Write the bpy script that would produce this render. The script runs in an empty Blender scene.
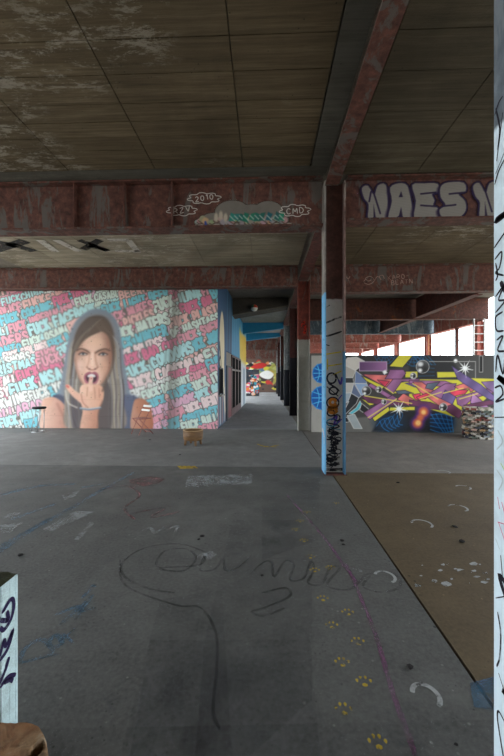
import bpy, bmesh, math, random
import numpy as np
from mathutils import Vector

# ------------------------------------------------------------------ camera, sky, exposure
scene = bpy.context.scene
C = scene.collection
EYE = 1.6
YAW = math.atan(13 / 360)
cam_data = bpy.data.cameras.new('camera')
cam_data.sensor_width = 36
cam_data.lens = 360 / 756 * 36
cam_data.shift_y = -1 / 756
cam_data.clip_start = 0.05
cam = bpy.data.objects.new('camera', cam_data)
C.objects.link(cam)
cam.location = (0, 0, EYE)
cam.rotation_euler = (math.pi / 2, 0, YAW)
scene.camera = cam

world = bpy.data.worlds.new('overcast_sky')
scene.world = world
world.use_nodes = True
bg = world.node_tree.nodes['Background']
bg.inputs['Color'].default_value = (0.90, 0.96, 1.0, 1)
bg.inputs['Strength'].default_value = 3.0

scene.view_settings.view_transform = 'Standard'
scene.view_settings.look = 'None'
scene.view_settings.gamma = 1
scene.view_settings.use_curve_mapping = False
scene.view_settings.exposure = 0.95
scene.cycles.max_bounces = 10
scene.cycles.diffuse_bounces = 6
scene.cycles.transparent_max_bounces = 24

# ------------------------------------------------------------------ helpers
RND = random.Random(7)

def lin(c):
    c = np.asarray(c, dtype=float) / 255.0
    return np.where(c <= 0.04045, c / 12.92, ((c + 0.055) / 1.055) ** 2.4)

def L4(c):
    r = lin(c)
    return (float(r[0]), float(r[1]), float(r[2]), 1.0)

def tag(o, label=None, cat=None, group=None, kind=None):
    if label: o['label'] = label
    if cat: o['category'] = cat
    if group: o['group'] = group
    if kind: o['kind'] = kind
    return o

def thing(name, label, cat, loc=(0, 0, 0), rz=0, group=None):
    o = bpy.data.objects.new(name, None)
    o.empty_display_size = 0.1
    C.objects.link(o)
    o.location = loc
    o.rotation_euler = (0, 0, rz)
    return tag(o, label, cat, group)

def link(name, me, mat=None, parent=None):
    o = bpy.data.objects.new(name, me)
    C.objects.link(o)
    if mat is not None and not me.materials:
        me.materials.append(mat)
    if parent is not None:
        o.parent = parent
    return o

class MB:
    """collects simple solids into one mesh"""
    def __init__(self):
        self.v = []; self.f = []
    def box(self, x0, x1, y0, y1, z0, z1):
        n = len(self.v)
        self.v += [(x0, y0, z0), (x1, y0, z0), (x1, y1, z0), (x0, y1, z0),
                   (x0, y0, z1), (x1, y0, z1), (x1, y1, z1), (x0, y1, z1)]
        self.f += [tuple(n + i for i in q) for q in
                   ((0, 3, 2, 1), (4, 5, 6, 7), (0, 1, 5, 4), (1, 2, 6, 5), (2, 3, 7, 6), (3, 0, 4, 7))]
        return self
    def hexa(self, pts):
        n = len(self.v)
        self.v += [tuple(p) for p in pts]
        self.f += [tuple(n + i for i in q) for q in
                   ((0, 3, 2, 1), (4, 5, 6, 7), (0, 1, 5, 4), (1, 2, 6, 5), (2, 3, 7, 6), (3, 0, 4, 7))]
        return self
    def tube(self, pts, r, seg=8, closed=False):
        pts = [Vector(p) for p in pts]
        n0 = len(self.v); N = len(pts)
        for i, p in enumerate(pts):
            if closed:
                d = pts[(i + 1) % N] - pts[i - 1]
            else:
                d = pts[min(i + 1, N - 1)] - pts[max(i - 1, 0)]
            d.normalize()
            a = Vector((0, 0, 1)) if abs(d.z) < 0.9 else Vector((1, 0, 0))
            e1 = d.cross(a).normalized(); e2 = d.cross(e1)
            rr = r[i] if isinstance(r, (list, tuple)) else r
            for k in range(seg):
                t = 2 * math.pi * k / seg
                self.v.append(tuple(p + e1 * (rr * math.cos(t)) + e2 * (rr * math.sin(t))))
        for i in range(N if closed else N - 1):
            j = (i + 1) % N
            for k in range(seg):
                l = (k + 1) % seg
                self.f.append((n0 + i * seg + k, n0 + i * seg + l, n0 + j * seg + l, n0 + j * seg + k))
        if not closed:
            self.f.append(tuple(n0 + k for k in range(seg))[::-1])
            self.f.append(tuple(n0 + (N - 1) * seg + k for k in range(seg)))
        return self
    def lathe(self, prof, seg=28, cx=0, cy=0):
        n0 = len(self.v); N = len(prof)
        for r, z in prof:
            for k in range(seg):
                t = 2 * math.pi * k / seg
                self.v.append((cx + r * math.cos(t), cy + r * math.sin(t), z))
        for i in range(N - 1):
            for k in range(seg):
                l = (k + 1) % seg
                self.f.append((n0 + i * seg + k, n0 + i * seg + l, n0 + (i + 1) * seg + l, n0 + (i + 1) * seg + k))
        self.f.append(tuple(n0 + k for k in range(seg))[::-1])
        self.f.append(tuple(n0 + (N - 1) * seg + k for k in range(seg)))
        return self
    def mesh(self, name):
        me = bpy.data.meshes.new(name)
        me.from_pydata(self.v, [], self.f)
        me.update()
        return me
    def build(self, name, mat, parent=None, smooth=False, bevel=0):
        me = self.mesh(name)
        if smooth:
            me.polygons.foreach_set('use_smooth', [True] * len(me.polygons))
        o = link(name, me, mat, parent)
        if bevel:
            m = o.modifiers.new('bevel', 'BEVEL'); m.width = bevel; m.segments = 2; m.limit_method = 'ANGLE'
        return o

# ------------------------------------------------------------------ materials
class NT:
    def __init__(self, name):
        self.m = bpy.data.materials.new(name); self.m.use_nodes = True
        self.t = self.m.node_tree; self.n = self.t.nodes
        self.b = self.n['Principled BSDF']; self.out = self.n['Material Output']
        self.b.inputs['Specular IOR Level'].default_value = 0.25
    def new(self, t, **kw):
        n = self.n.new(t)
        for k, v in kw.items():
            if hasattr(n, k) and not k[0].isupper(): setattr(n, k, v)
        return n
    def l(self, a, b): self.t.links.new(a, b)
    def coord(self, kind='Object', scale=(1, 1, 1)):
        tc = self.new('ShaderNodeTexCoord'); mp = self.new('ShaderNodeMapping')
        if kind == 'World':
            g = self.new('ShaderNodeNewGeometry'); self.l(g.outputs['Position'], mp.inputs['Vector'])
        else:
            self.l(tc.outputs[kind], mp.inputs['Vector'])
        mp.inputs['Scale'].default_value = scale
        return mp.outputs['Vector']
    def noise(self, vec, scale, detail=5, rough=0.6, dist=0.0):
        n = self.new('ShaderNodeTexNoise')
        n.inputs['Scale'].default_value = scale; n.inputs['Detail'].default_value = detail
        n.inputs['Roughness'].default_value = rough; n.inputs['Distortion'].default_value = dist
        self.l(vec, n.inputs['Vector'])
        return n.outputs['Fac']
    def ramp(self, fac, stops):
        r = self.new('ShaderNodeValToRGB'); e = r.color_ramp.elements
        while len(e) > 1: e.remove(e[-1])
        for i, (p, c) in enumerate(stops):
            el = e[0] if i == 0 else e.new(p)
            el.position = p
            el.color = c if len(c) == 4 else L4(c)
        self.l(fac, r.inputs['Fac'])
        return r.outputs['Color']
    def step(self, fac, lo, hi, v0=0.0, v1=1.0):
        m = self.new('ShaderNodeMapRange'); m.clamp = True
        for i, v in zip((1, 2, 3, 4), (lo, hi, v0, v1)): m.inputs[i].default_value = v
        self.l(fac, m.inputs[0])
        return m.outputs[0]
    def math(self, op, a, b=None):
        m = self.new('ShaderNodeMath'); m.operation = op
        for i, x in enumerate((a, b)):
            if x is None: continue
            if isinstance(x, (int, float)): m.inputs[i].default_value = x
            else: self.l(x, m.inputs[i])
        return m.outputs[0]
    def mix(self, fac, a, b, mode='MIX'):
        m = self.new('ShaderNodeMix'); m.data_type = 'RGBA'; m.blend_type = mode
        for s, x in ((m.inputs[0], fac), (m.inputs[6], a), (m.inputs[7], b)):
            if isinstance(x, (int, float)): s.default_value = x
            elif isinstance(x, tuple): s.default_value = x if len(x) == 4 else L4(x)
            else: self.l(x, s)
        return m.outputs[2]
    def bump(self, h, strength=0.3, dist=0.02):
        b = self.new('ShaderNodeBump'); b.inputs['Strength'].default_value = strength
        b.inputs['Distance'].default_value = dist
        self.l(h, b.inputs['Height']); self.l(b.outputs['Normal'], self.b.inputs['Normal'])
    def done(self, col, rough=0.8, metal=0.0):
        if isinstance(col, tuple): self.b.inputs['Base Color'].default_value = col if len(col) == 4 else L4(col)
        else: self.l(col, self.b.inputs['Base Color'])
        if isinstance(rough, (int, float)): self.b.inputs['Roughness'].default_value = rough
        else: self.l(rough, self.b.inputs['Roughness'])
        self.b.inputs['Metallic'].default_value = metal
        return self.m
    def alpha(self, fac):
        tr = self.new('ShaderNodeBsdfTransparent'); mx = self.new('ShaderNodeMixShader')
        self.l(fac, mx.inputs[0]); self.l(tr.outputs[0], mx.inputs[1]); self.l(self.b.outputs[0], mx.inputs[2])
        self.l(mx.outputs[0], self.out.inputs['Surface'])

def concrete(name, a, b, c, rough=0.85, scale=1.0, bump=0.25, spots=None, kind='World'):
    t = NT(name)
    v = t.coord(kind)
    big = t.noise(v, 0.55 * scale, 6, 0.62, 0.6)
    mid = t.noise(v, 4 * scale, 8, 0.7)
    fine = t.noise(v, 45 * scale, 4, 0.7)
    col = t.ramp(big, [(0.30, a), (0.52, b), (0.72, c)])
    col = t.mix(t.step(mid, 0.38, 0.66, 0.0, 0.65), col, tuple(int(x * 0.70) for x in b))
    col = t.mix(t.step(fine, 0.35, 0.7, 0.0, 0.5), col, tuple(min(255, int(x * 1.25)) for x in b))
    if spots:
        sp = t.noise(v, 2.3 * scale, 10, 0.75, 0.3)
        col = t.mix(t.step(sp, 0.60, 0.68, 0.0, spots[1]), col, spots[0])
    for sc_, th, cc_, seed in ((11.0, 0.10, tuple(min(255, int(x * 1.55)) for x in b), 0.0), (7.0, 0.09, tuple(int(x * 0.38) for x in b), 4.7), (26.0, 0.16, tuple(int(x * 0.55) for x in b), 9.1)):
        if scale > 1.5: break
        vo = t.new('ShaderNodeTexVoronoi'); vo.inputs['Scale'].default_value = sc_; vo.inputs['Randomness'].default_value = 1.0
        mp = t.new('ShaderNodeMapping'); mp.inputs['Location'].default_value = (seed, seed * 1.3, 0); t.l(v, mp.inputs['Vector']); t.l(mp.outputs[0], vo.inputs['Vector'])
        gate = t.step(t.noise(mp.outputs[0], 1.7, 3, 0.6), 0.45, 0.6)
        col = t.mix(t.math('MULTIPLY', gate, t.step(vo.outputs['Distance'], th * 0.6, th, 0.75, 0.0)), col, cc_)
    t.bump(t.math('ADD', t.math('MULTIPLY', mid, 0.6), t.math('MULTIPLY', fine, 0.4)), bump, 0.02)
    return t.done(col, rough)

def soffit(name, a, b, c, white=0.5):
    """board-marked concrete: streaks along X, per-board tint, pale lime bloom"""
    t = NT(name)
    oi = t.new('ShaderNodeObjectInfo')
    v = t.coord('World', (0.5, 7, 1))
    st = t.noise(v, 1.6, 8, 0.7, 0.2)
    v2 = t.coord('World')
    big = t.noise(v2, 0.6, 4, 0.6, 0.5)
    fine = t.noise(v2, 40, 4, 0.7)
    st2 = t.noise(t.coord('World', (0.7, 26, 1)), 1.5, 6, 0.75, 0.3)
    st = t.math('ADD', t.math('MULTIPLY', st, 0.62), t.math('MULTIPLY', st2, 0.38))
    col = t.ramp(st, [(0.36, a), (0.5, b), (0.64, c)])
    col = t.mix(t.step(oi.outputs['Random'], 0, 1, 0.0, 0.35), col, a)
    col = t.mix(t.step(big, 0.35, 0.7, 0.0, 0.55), col, tuple(int(x * 0.6) for x in a))
    vb = t.coord('World', (1.0, 2.6, 1))
    bl = t.noise(vb, 2.2, 12, 0.85, 0.25)
    zone = t.noise(v2, 0.38, 2, 0.5)
    sx = t.new('ShaderNodeSeparateXYZ'); t.l(v2, sx.inputs[0])
    zone = t.math('ADD', zone, t.step(sx.outputs[0], -3.4, -1.6, 0.18, -0.07))
    bloom = t.math('MULTIPLY', t.step(bl, 0.52, 0.57), t.step(zone, 0.48, 0.60))
    col = t.mix(t.math('MULTIPLY', bloom, white), col, (176, 168, 155))
    pit = t.new('ShaderNodeTexVoronoi'); pit.inputs['Scale'].default_value = 9
    t.l(v2, pit.inputs['Vector'])
    col = t.mix(t.step(pit.outputs['Distance'], 0.03, 0.09, 0.7, 0.0), col, (22, 20, 18))
    t.bump(t.math('ADD', st, t.math('MULTIPLY', fine, 0.3)), 0.5, 0.03)
    return t.done(col, 0.9)

def rusty(name, red, dark, grey, amt=0.5, paint=None, ztop=None, orange=0.0):
    """old red oxide steel with grey paint islands; optional paint coat up to a height"""
    t = NT(name)
    v = t.coord('World')
    n1 = t.noise(v, 2.4, 8, 0.65, 0.4)
    n2 = t.noise(v, 9, 8, 0.7)
    n3 = t.noise(t.coord('World', (1, 1, 0.25)), 3.1, 7, 0.7, 0.8)
    col = t.ramp(n2, [(0.3, dark), (0.55, red), (0.8, tuple(min(255, int(x * 1.35)) for x in red))])
    col = t.mix(t.step(n3, 0.62 - 0.22 * amt, 0.66 - 0.2 * amt, 0, 0.8), col, grey)
    if orange:
        col = t.mix(t.step(n1, 0.58, 0.72, 0, orange), col, (150, 80, 20))
    if paint is not None:
        sx = t.new('ShaderNodeSeparateXYZ'); t.l(v, sx.inputs[0])
        e = t.math('ADD', sx.outputs[2], t.math('MULTIPLY', n2, 0.06))
        m = t.step(e, ztop + 0.02, ztop + 0.04, 1, 0)
        pc = t.mix(t.step(n2, 0.45, 0.8, 0, 0.5), paint, tuple(int(x * 0.75) for x in paint))
        pc = t.mix(t.step(n1, 0.62, 0.66, 0, 0.75), pc, tuple(min(255, int(x * 0.55 + 40)) for x in paint))
        col = t.mix(m, col, pc)
    t.bump(n2, 0.25, 0.02)
    return t.done(col, 0.75)

def paint_mat(name, col, wear=0.35, rough=0.7, scale=9.0, opacity=1.0):
    t = NT(name)
    v = t.coord('World')
    n = t.noise(v, scale, 8, 0.72)
    n2 = t.noise(v, scale * 4, 4, 0.7)
    c = t.mix(t.step(n2, 0.3, 0.7, 0, 0.35), col, tuple(int(x * 0.8) for x in col))
    t.done(c, rough)
    if wear > 0:
        t.alpha(t.step(n, 0.30 + 0.5 * wear - 0.12, 0.30 + 0.5 * wear + 0.06, 0.0, opacity))
    return t.m

def plain(name, col, rough=0.6, metal=0.0, var=0.25, scale=12):
    t = NT(name)
    v = t.coord('Object')
    n = t.noise(v, scale, 6, 0.65)
    c = t.mix(t.step(n, 0.3, 0.75, 0, var), col, tuple(int(x * 0.55) for x in col))
    t.bump(n, 0.1, 0.01)
    return t.done(c, rough, metal)

def canvas_mat(name, cut=False, grime=0.35, stain=(70, 66, 60), rough=0.75):
    """sprayed paint: colour comes from the colour attribute, worn and soiled procedurally"""
    t = NT(name)
    at = t.new('ShaderNodeVertexColor'); at.layer_name = 'paint'
    v = t.coord('World')
    n = t.noise(v, 3.0, 9, 0.72, 0.4)
    n2 = t.noise(v, 30, 4, 0.7)
    col = t.mix(t.step(n, 0.5, 0.8, 0, grime), at.outputs['Color'], stain)
    col = t.mix(t.step(n2, 0.60, 0.75, 0, grime * 0.8), col, stain)
    t.bump(n2, 0.15, 0.01)
    t.done(col, rough)
    if cut: t.alpha(at.outputs['Alpha'])
    return t.m

# ------------------------------------------------------------------ stroke lettering
GL = {
 'A': [[(0, 0), (.28, 1), (.56, 0)], [(.12, .35), (.44, .35)]],
 'B': [[(0, 0), (0, 1), (.38, 1), (.5, .78), (.36, .54), (0, .54)], [(.36, .54), (.55, .28), (.4, 0), (0, 0)]],
 'C': [[(.55, .82), (.36, 1), (.14, .94), (0, .65), (0, .35), (.14, .06), (.36, 0), (.55, .18)]],
 'D': [[(0, 0), (0, 1), (.32, .96), (.54, .65), (.54, .35), (.32, .04), (0, 0)]],
 'E': [[(.5, 1), (0, 1), (0, 0), (.5, 0)], [(0, .52), (.42, .52)]],
 'F': [[(0, 0), (0, 1), (.52, 1)], [(0, .52), (.42, .52)]],
 'G': [[(.55, .85), (.34, 1), (.1, .9), (0, .6), (.02, .25), (.2, 0), (.45, .02), (.55, .2), (.55, .45), (.34, .45)]],
 'H': [[(0, 0), (0, 1)], [(.54, 0), (.54, 1)], [(0, .5), (.54, .5)]],
 'I': [[(.12, 0), (.12, 1)]],
 'J': [[(.5, 1), (.5, .2), (.34, 0), (.14, .02), (.02, .2)]],
 'K': [[(0, 0), (0, 1)], [(.52, 1), (.02, .48)], [(.16, .56), (.54, 0)]],
 'L': [[(0, 1), (0, 0), (.48, 0)]],
 'M': [[(0, 0), (.06, 1), (.34, .4), (.62, 1), (.68, 0)]],
 'N': [[(0, 0), (0, 1), (.54, 0), (.54, 1)]],
 'O': [[(.28, 1), (.08, .85), (0, .5), (.08, .15), (.28, 0), (.48, .15), (.56, .5), (.48, .85), (.28, 1)]],
 'P': [[(0, 0), (0, 1), (.38, 1), (.54, .76), (.38, .5), (0, .5)]],
 'R': [[(0, 0), (0, 1), (.38, 1), (.54, .76), (.38, .52), (0, .52)], [(.24, .5), (.54, 0)]],
 'S': [[(.52, .86), (.34, 1), (.12, .96), (.03, .74), (.2, .55), (.42, .45), (.54, .24), (.4, .03), (.18, 0), (0, .14)]],
 'T': [[(0, 1), (.56, 1)], [(.28, 1), (.28, 0)]],
 'U': [[(0, 1), (.02, .25), (.16, 0), (.4, 0), (.54, .25), (.56, 1)]],
 'V': [[(0, 1), (.28, 0), (.56, 1)]],
 'W': [[(0, 1), (.14, 0), (.36, .6), (.58, 0), (.72, 1)]],
 'X': [[(0, 0), (.54, 1)], [(0, 1), (.54, 0)]],
 'Y': [[(0, 1), (.28, .5), (.56, 1)], [(.28, .5), (.28, 0)]],
 'Z': [[(0, 1), (.52, 1), (0, 0), (.54, 0)]],
 '0': [[(.28, 1), (.06, .8), (.02, .3), (.28, 0), (.5, .3), (.52, .75), (.28, 1)]],
 '1': [[(.05, .75), (.25, 1), (.25, 0)]],
 '2': [[(.02, .8), (.25, 1), (.5, .8), (.4, .5), (0, 0), (.54, 0)]],
 '&': [[(.55, 0), (.1, .7), (.25, 1), (.42, .8), (.02, .3), (.2, 0), (.55, .4)]],
 '-': [[(.05, .5), (.5, .5)]],
}
GW = {'I': .24, 'M': .68, 'W': .72, 'L': .48, ' ': .3, '1': .3}

def word_strokes(text, x0, y0, x1, y1, h):
    """centre line (x0,y0)-(x1,y1), y grows downwards; returns polylines"""
    tot = sum(GW.get(ch, .56) for ch in text) + .36 * (len(text) - 1)
    d = math.hypot(x1 - x0, y1 - y0)
    ux, uy = (x1 - x0) / d, (y1 - y0) / d
    px, py = uy, -ux                    # towards the top of the letters
    s = d / tot; out = []; t = 0
    for k, ch in enumerate(text):
        w = GW.get(ch, .56)
        jit = 0.05 * h * math.sin(k * 2.3 + len(text))
        for line in GL.get(ch, []):
            out.append([(x0 + ux * (t + p[0]) * s + px * ((p[1] - .5) * h + jit),
                         y0 + uy * (t + p[0]) * s + py * ((p[1] - .5) * h + jit)) for p in line])
        t += w + .36
    return out

def smooth_line(pts, n=6, closed=False):
    P = [Vector(p) for p in pts]
    if len(P) < 3: return [tuple(p) for p in P]
    out = []
    m = len(P)
    rng = range(m if closed else m - 1)
    for i in rng:
        p0 = P[(i - 1) % m] if (closed or i > 0) else P[0] * 2 - P[1]
        p1 = P[i]; p2 = P[(i + 1) % m]
        p3 = P[(i + 2) % m] if (closed or i + 2 < m) else P[-1] * 2 - P[-2]
        for k in range(n):
            t = k / n
            out.append(tuple(0.5 * ((2 * p1) + (p2 - p0) * t + (2 * p0 - 5 * p1 + 4 * p2 - p3) * t * t + (3 * p1 - p0 - 3 * p2 + p3) * t ** 3)))
    out.append(tuple(P[0]) if closed else tuple(P[-1]))
    return out

# ------------------------------------------------------------------ painted surfaces: a fine grid whose vertices carry the spray colours
class Canvas:
    def __init__(self, u0, u1, v0, v1, step, base=(120, 115, 108), alpha=1.0):
        self.nu = max(2, int(round((u1 - u0) / step)) + 1); self.nv = max(2, int(round((v1 - v0) / step)) + 1)
        self.u = np.linspace(u0, u1, self.nu); self.v = np.linspace(v0, v1, self.nv)
        self.rgb = np.zeros((self.nv, self.nu, 3)) + np.array(base, float)
        self.a = np.full((self.nv, self.nu), float(alpha))
        self.step = (self.u[1] - self.u[0])
    def win(self, lo_u, hi_u, lo_v, hi_v):
        i0 = max(0, np.searchsorted(self.u, lo_u) - 1); i1 = min(self.nu, np.searchsorted(self.u, hi_u) + 1)
        j0 = max(0, np.searchsorted(self.v, lo_v) - 1); j1 = min(self.nv, np.searchsorted(self.v, hi_v) + 1)
        if i1 <= i0 or j1 <= j0: return None
        U, V = np.meshgrid(self.u[i0:i1], self.v[j0:j1])
        return slice(j0, j1), slice(i0, i1), U, V
    def blend(self, sl, k, col, U, V):
        c = col(U, V) if callable(col) else np.array(col, float)
        k3 = k[..., None]
        self.rgb[sl] = self.rgb[sl] * (1 - k3) + c * k3
        self.a[sl] = np.maximum(self.a[sl], k)
    def soften(self, lo_u, hi_u, lo_v, hi_v, n=1, edge=6.0):
        """spray-can softness inside a region, fading out at its rim"""
        sj, si, U, V = self.win(lo_u, hi_u, lo_v, hi_v)
        A = self.rgb[sj, si].copy(); B = A.copy()
        for _ in range(n):
            P = np.pad(B, ((1, 1), (1, 1), (0, 0)), mode='edge')
            B = (P[:-2, 1:-1] + P[2:, 1:-1] + P[1:-1, :-2] + P[1:-1, 2:] + 2 * P[1:-1, 1:-1]) / 6
        self.rgb[sj, si] = B
    @staticmethod
    def seg(U, V, a, b):
        dx, dy = b[0] - a[0], b[1] - a[1]
        L = dx * dx + dy * dy + 1e-12
        t = np.clip(((U - a[0]) * dx + (V - a[1]) * dy) / L, 0, 1)
        return np.hypot(U - a[0] - t * dx, V - a[1] - t * dy)
    def stroke(self, pts, r, col, soft=None, a=1.0):
        soft = soft or self.step
        m = r + soft + self.step
        us = [p[0] for p in pts]; vs = [p[1] for p in pts]
        w = self.win(min(us) - m, max(us) + m, min(vs) - m, max(vs) + m)
        if not w: return
        sj, si, U, V = w
        d = np.full(U.shape, 1e9)
        for p, q in zip(pts[:-1], pts[1:]): d = np.minimum(d, self.seg(U, V, p, q))
        self.blend((sj, si), np.clip((r - d) / soft + .5, 0, 1) * a, col, U, V)
    def poly(self, pts, col, soft=None, a=1.0):
        soft = soft or self.step
        us = [p[0] for p in pts]; vs = [p[1] for p in pts]
        w = self.win(min(us) - soft, max(us) + soft, min(vs) - soft, max(vs) + soft)
        if not w: return
        sj, si, U, V = w
        d = np.full(U.shape, 1e9); ins = np.zeros(U.shape, bool)
        for p, q in zip(pts, pts[1:] + pts[:1]):
            d = np.minimum(d, self.seg(U, V, p, q))
            if p[1] != q[1]:
                cr = ((p[1] > V) != (q[1] > V)) & (U < (q[0] - p[0]) * (V - p[1]) / (q[1] - p[1]) + p[0])
                ins ^= cr
        sd = np.where(ins, d, -d)
        self.blend((sj, si), np.clip(sd / soft + .5, 0, 1) * a, col, U, V)
    def blob(self, pts, col, soft=None, a=1.0, n=5):
        self.poly(smooth_line(pts, n, True)[:-1], col, soft, a)
    def ell(self, cu, cv, ru, rv, col, soft=None, a=1.0, rot=0.0):
        soft = soft or self.step
        R = max(ru, rv) + soft
        w = self.win(cu - R, cu + R, cv - R, cv + R)
        if not w: return
        sj, si, U, V = w
        c, s = math.cos(rot), math.sin(rot)
        x = (U - cu) * c + (V - cv) * s; y = -(U - cu) * s + (V - cv) * c
        q = np.hypot(x / ru, y / rv)
        d = (1 - q) * min(ru, rv)
        self.blend((sj, si), np.clip(d / soft + .5, 0, 1) * a, col, U, V)
    def word(self, text, x0, y0, x1, y1, h, r, col, outline=None, ow=0):
        st = word_strokes(text, x0, y0, x1, y1, h)
        if outline is not None:
            for s in st: self.stroke(smooth_line(s, 3), r + ow, outline, None, .92)
        for s in st: self.stroke(smooth_line(s, 3), r, col)
    def mesh(self, name, place, parent, mat, normal, rows=None, skirt=0.03, gap=0.0):
        """place(u,v)->(x,y,z); rows splits the sheet into courses"""
        rgb = lin(np.clip(self.rgb, 0, 255))
        bounds = rows or [self.v[0], self.v[-1]]
        bounds = [self.v[int(np.abs(self.v - r).argmin())] for r in bounds]
        objs = []
        N = np.array(normal, float)
        for r0, r1 in zip(bounds[:-1], bounds[1:]):
            jj = np.where((self.v >= r0 - 1e-9) & (self.v <= r1 + 1e-9))[0]
            if len(jj) < 2: continue
            idx = np.concatenate([[jj[0]], jj, [jj[-1]]]); iu = np.concatenate([[0], np.arange(self.nu), [self.nu - 1]])
            VV = self.v[idx].copy()
            VV[0:2] += gap; VV[-2:] -= gap
            U, V = np.meshgrid(self.u[iu], VV)
            X, Y, Z = place(U, V)
            P = np.stack([X + 0 * U, Y + 0 * U, Z + 0 * U], -1)
            back = np.zeros(U.shape); back[0] = back[-1] = 1; back[:, 0] = back[:, -1] = 1
            P = P - N * (back * skirt)[..., None]
            h, w = U.shape
            k = np.arange(h * w).reshape(h, w)
            F = np.stack([k[:-1, :-1], k[:-1, 1:], k[1:, 1:], k[1:, :-1]], -1).reshape(-1, 4)
            n = np.cross(P[2, 3] - P[2, 2], P[3, 2] - P[2, 2]) if h > 3 else np.cross(P[1, 2] - P[1, 1], P[2, 1] - P[1, 1])
            if np.dot(n, N) < 0: F = F[:, ::-1]
            me = bpy.data.meshes.new(name)
            me.vertices.add(h * w); me.vertices.foreach_set('co', P.reshape(-1).astype(np.float32))
            me.loops.add(F.size); me.loops.foreach_set('vertex_index', F.reshape(-1).astype(np.int32))
            me.polygons.add(len(F)); me.polygons.foreach_set('loop_start', np.arange(0, F.size, 4, dtype=np.int32))
            me.update(calc_edges=True)
            at = me.color_attributes.new('paint', 'FLOAT_COLOR', 'POINT')
            c4 = np.concatenate([rgb[idx][:, iu], self.a[idx][:, iu][..., None]], -1)
            at.data.foreach_set('color', c4.reshape(-1).astype(np.float32))
            objs.append(link(name, me, mat, parent))
        return objs

def ribbon_mesh(name, lines, width, place):
    """flat brush strokes; place((u,v)) -> xyz"""
    vs = []; fs = []
    for li in lines:
        P = [Vector(p[:2]) for p in li]
        w = width
        n0 = len(vs)
        for i, p in enumerate(P):
            d = (P[min(i + 1, len(P) - 1)] - P[max(i - 1, 0)])
            if d.length < 1e-9: d = Vector((1, 0))
            d.normalize(); q = Vector((-d.y, d.x))
            ww = w * (0.55 if i in (0, len(P) - 1) else 1.0) * 0.5
            vs.append(place(p + q * ww)); vs.append(place(p - q * ww))
        for i in range(len(P) - 1):
            a = n0 + 2 * i
            fs.append((a, a + 1, a + 3, a + 2))
    me = bpy.data.meshes.new(name); me.from_pydata(vs, [], fs); me.update()
    return me

def strokes(name, lines, width, place, mat, parent, sm=5):
    ls = [smooth_line(l, sm) if len(l) > 2 else l for l in lines]
    return link(name, ribbon_mesh(name, ls, width, place), mat, parent)

def patch(name, pts, place, mat, parent):
    me = bpy.data.meshes.new(name)
    me.from_pydata([place(Vector(p)) for p in pts], [], [tuple(range(len(pts)))]); me.update()
    return link(name, me, mat, parent)

# measured-from-photo helper: the spot on the floor (or a height) seen at a picture point of the survey photograph
def fl(px, py, z=0.0):
    s, c = math.sin(YAW), math.cos(YAW)
    u = (px - 252) / 360; v = (377 - py) / 360
    t = (z - EYE) / v
    return ((-s + u * c) * t, (c + u * s) * t)
# ------------------------------------------------------------------ palette
M = {}
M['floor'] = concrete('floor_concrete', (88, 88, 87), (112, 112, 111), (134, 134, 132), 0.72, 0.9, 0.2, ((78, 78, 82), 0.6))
M['floor_near'] = concrete('floor_concrete_shaded_stained', (70, 70, 69), (91, 91, 89), (110, 110, 107), 0.72, 0.9, 0.2, ((70, 70, 74), 0.6))  # near slab: some staining, plus foreground darkness painted into the base colour
M['floor_far'] = concrete('floor_concrete_lit', (112, 114, 117), (138, 140, 142), (152, 153, 155), 0.72, 0.9, 0.2, ((104, 104, 108), 0.5))  # corridor slabs: daylight from the open side painted in as paler concrete
M['floor_brown'] = concrete('floor_brown_coating', (76, 64, 47), (90, 77, 57), (100, 87, 68), 0.7, 0.8, 0.15, ((92, 84, 72), 0.5))
M['floor_grey'] = concrete('floor_grey_brown', (92, 90, 88), (112, 108, 103), (128, 123, 116), 0.75, 0.9, 0.2)
M['void'] = plain('dark_joint_filler', (24, 24, 24), 0.95)  # dark base colour seen in the slab joints
M['soffit'] = soffit('board_marked_soffit', (80, 69, 52), (108, 94, 72), (132, 117, 93), 0.6)
M['soffit_grey'] = soffit('board_marked_soffit_grey', (78, 70, 56), (98, 90, 74), (120, 112, 94), 0.15)
M['soffit_lit'] = soffit('lit_board_marked_soffit', (124, 116, 98), (160, 150, 130), (182, 174, 156), 0.8)  # light from the floor and open left painted in as paler boards
M['soffit_strip'] = soffit('painted_grey_soffit_strip', (84, 80, 72), (100, 98, 90), (114, 110, 102), 0.1)
M['slab'] = concrete('slab_concrete', (96, 92, 84), (112, 107, 98), (126, 120, 110))
M['wall'] = concrete('wall_concrete', (110, 106, 100), (128, 124, 117), (140, 136, 130))
M['wall_dark'] = concrete('wall_dark_concrete', (70, 68, 66), (86, 84, 82), (100, 98, 95))
M['rust'] = rusty('red_oxide_steel', (102, 67, 59), (62, 43, 39), (98, 96, 92), 0.42)
M['rust_dark'] = rusty('dark_red_steel', (92, 54, 48), (60, 38, 34), (86, 84, 82), 0.25)
M['rust_orange'] = rusty('rust_flaked_steel', (84, 52, 44), (56, 36, 32), (80, 70, 66), 0.1, orange=0.8)
M['rust_blue'] = rusty('grey_blue_steel', (98, 112, 122), (70, 84, 94), (150, 158, 162), 0.4)
M['rust_glare'] = rusty('glare_washed_red_steel', (186, 116, 104), (150, 88, 78), (196, 180, 172), 0.35)  # sky glare on the far steel painted in as a paler red
M['blue_beam'] = plain('blue_painted_beam', (38, 132, 178), 0.6, 0, 0.3, 3)
M['dark_conc'] = concrete('dark_grey_concrete_beam', (66, 62, 56), (80, 75, 68), (96, 90, 82))
M['rough_conc'] = concrete('rough_grey_concrete', (108, 112, 112), (132, 136, 136), (150, 154, 152), 0.9, 2.0, 0.5)
M['ground'] = concrete('pale_bounce_ground', (168, 162, 150), (184, 178, 166), (198, 192, 180))
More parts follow.
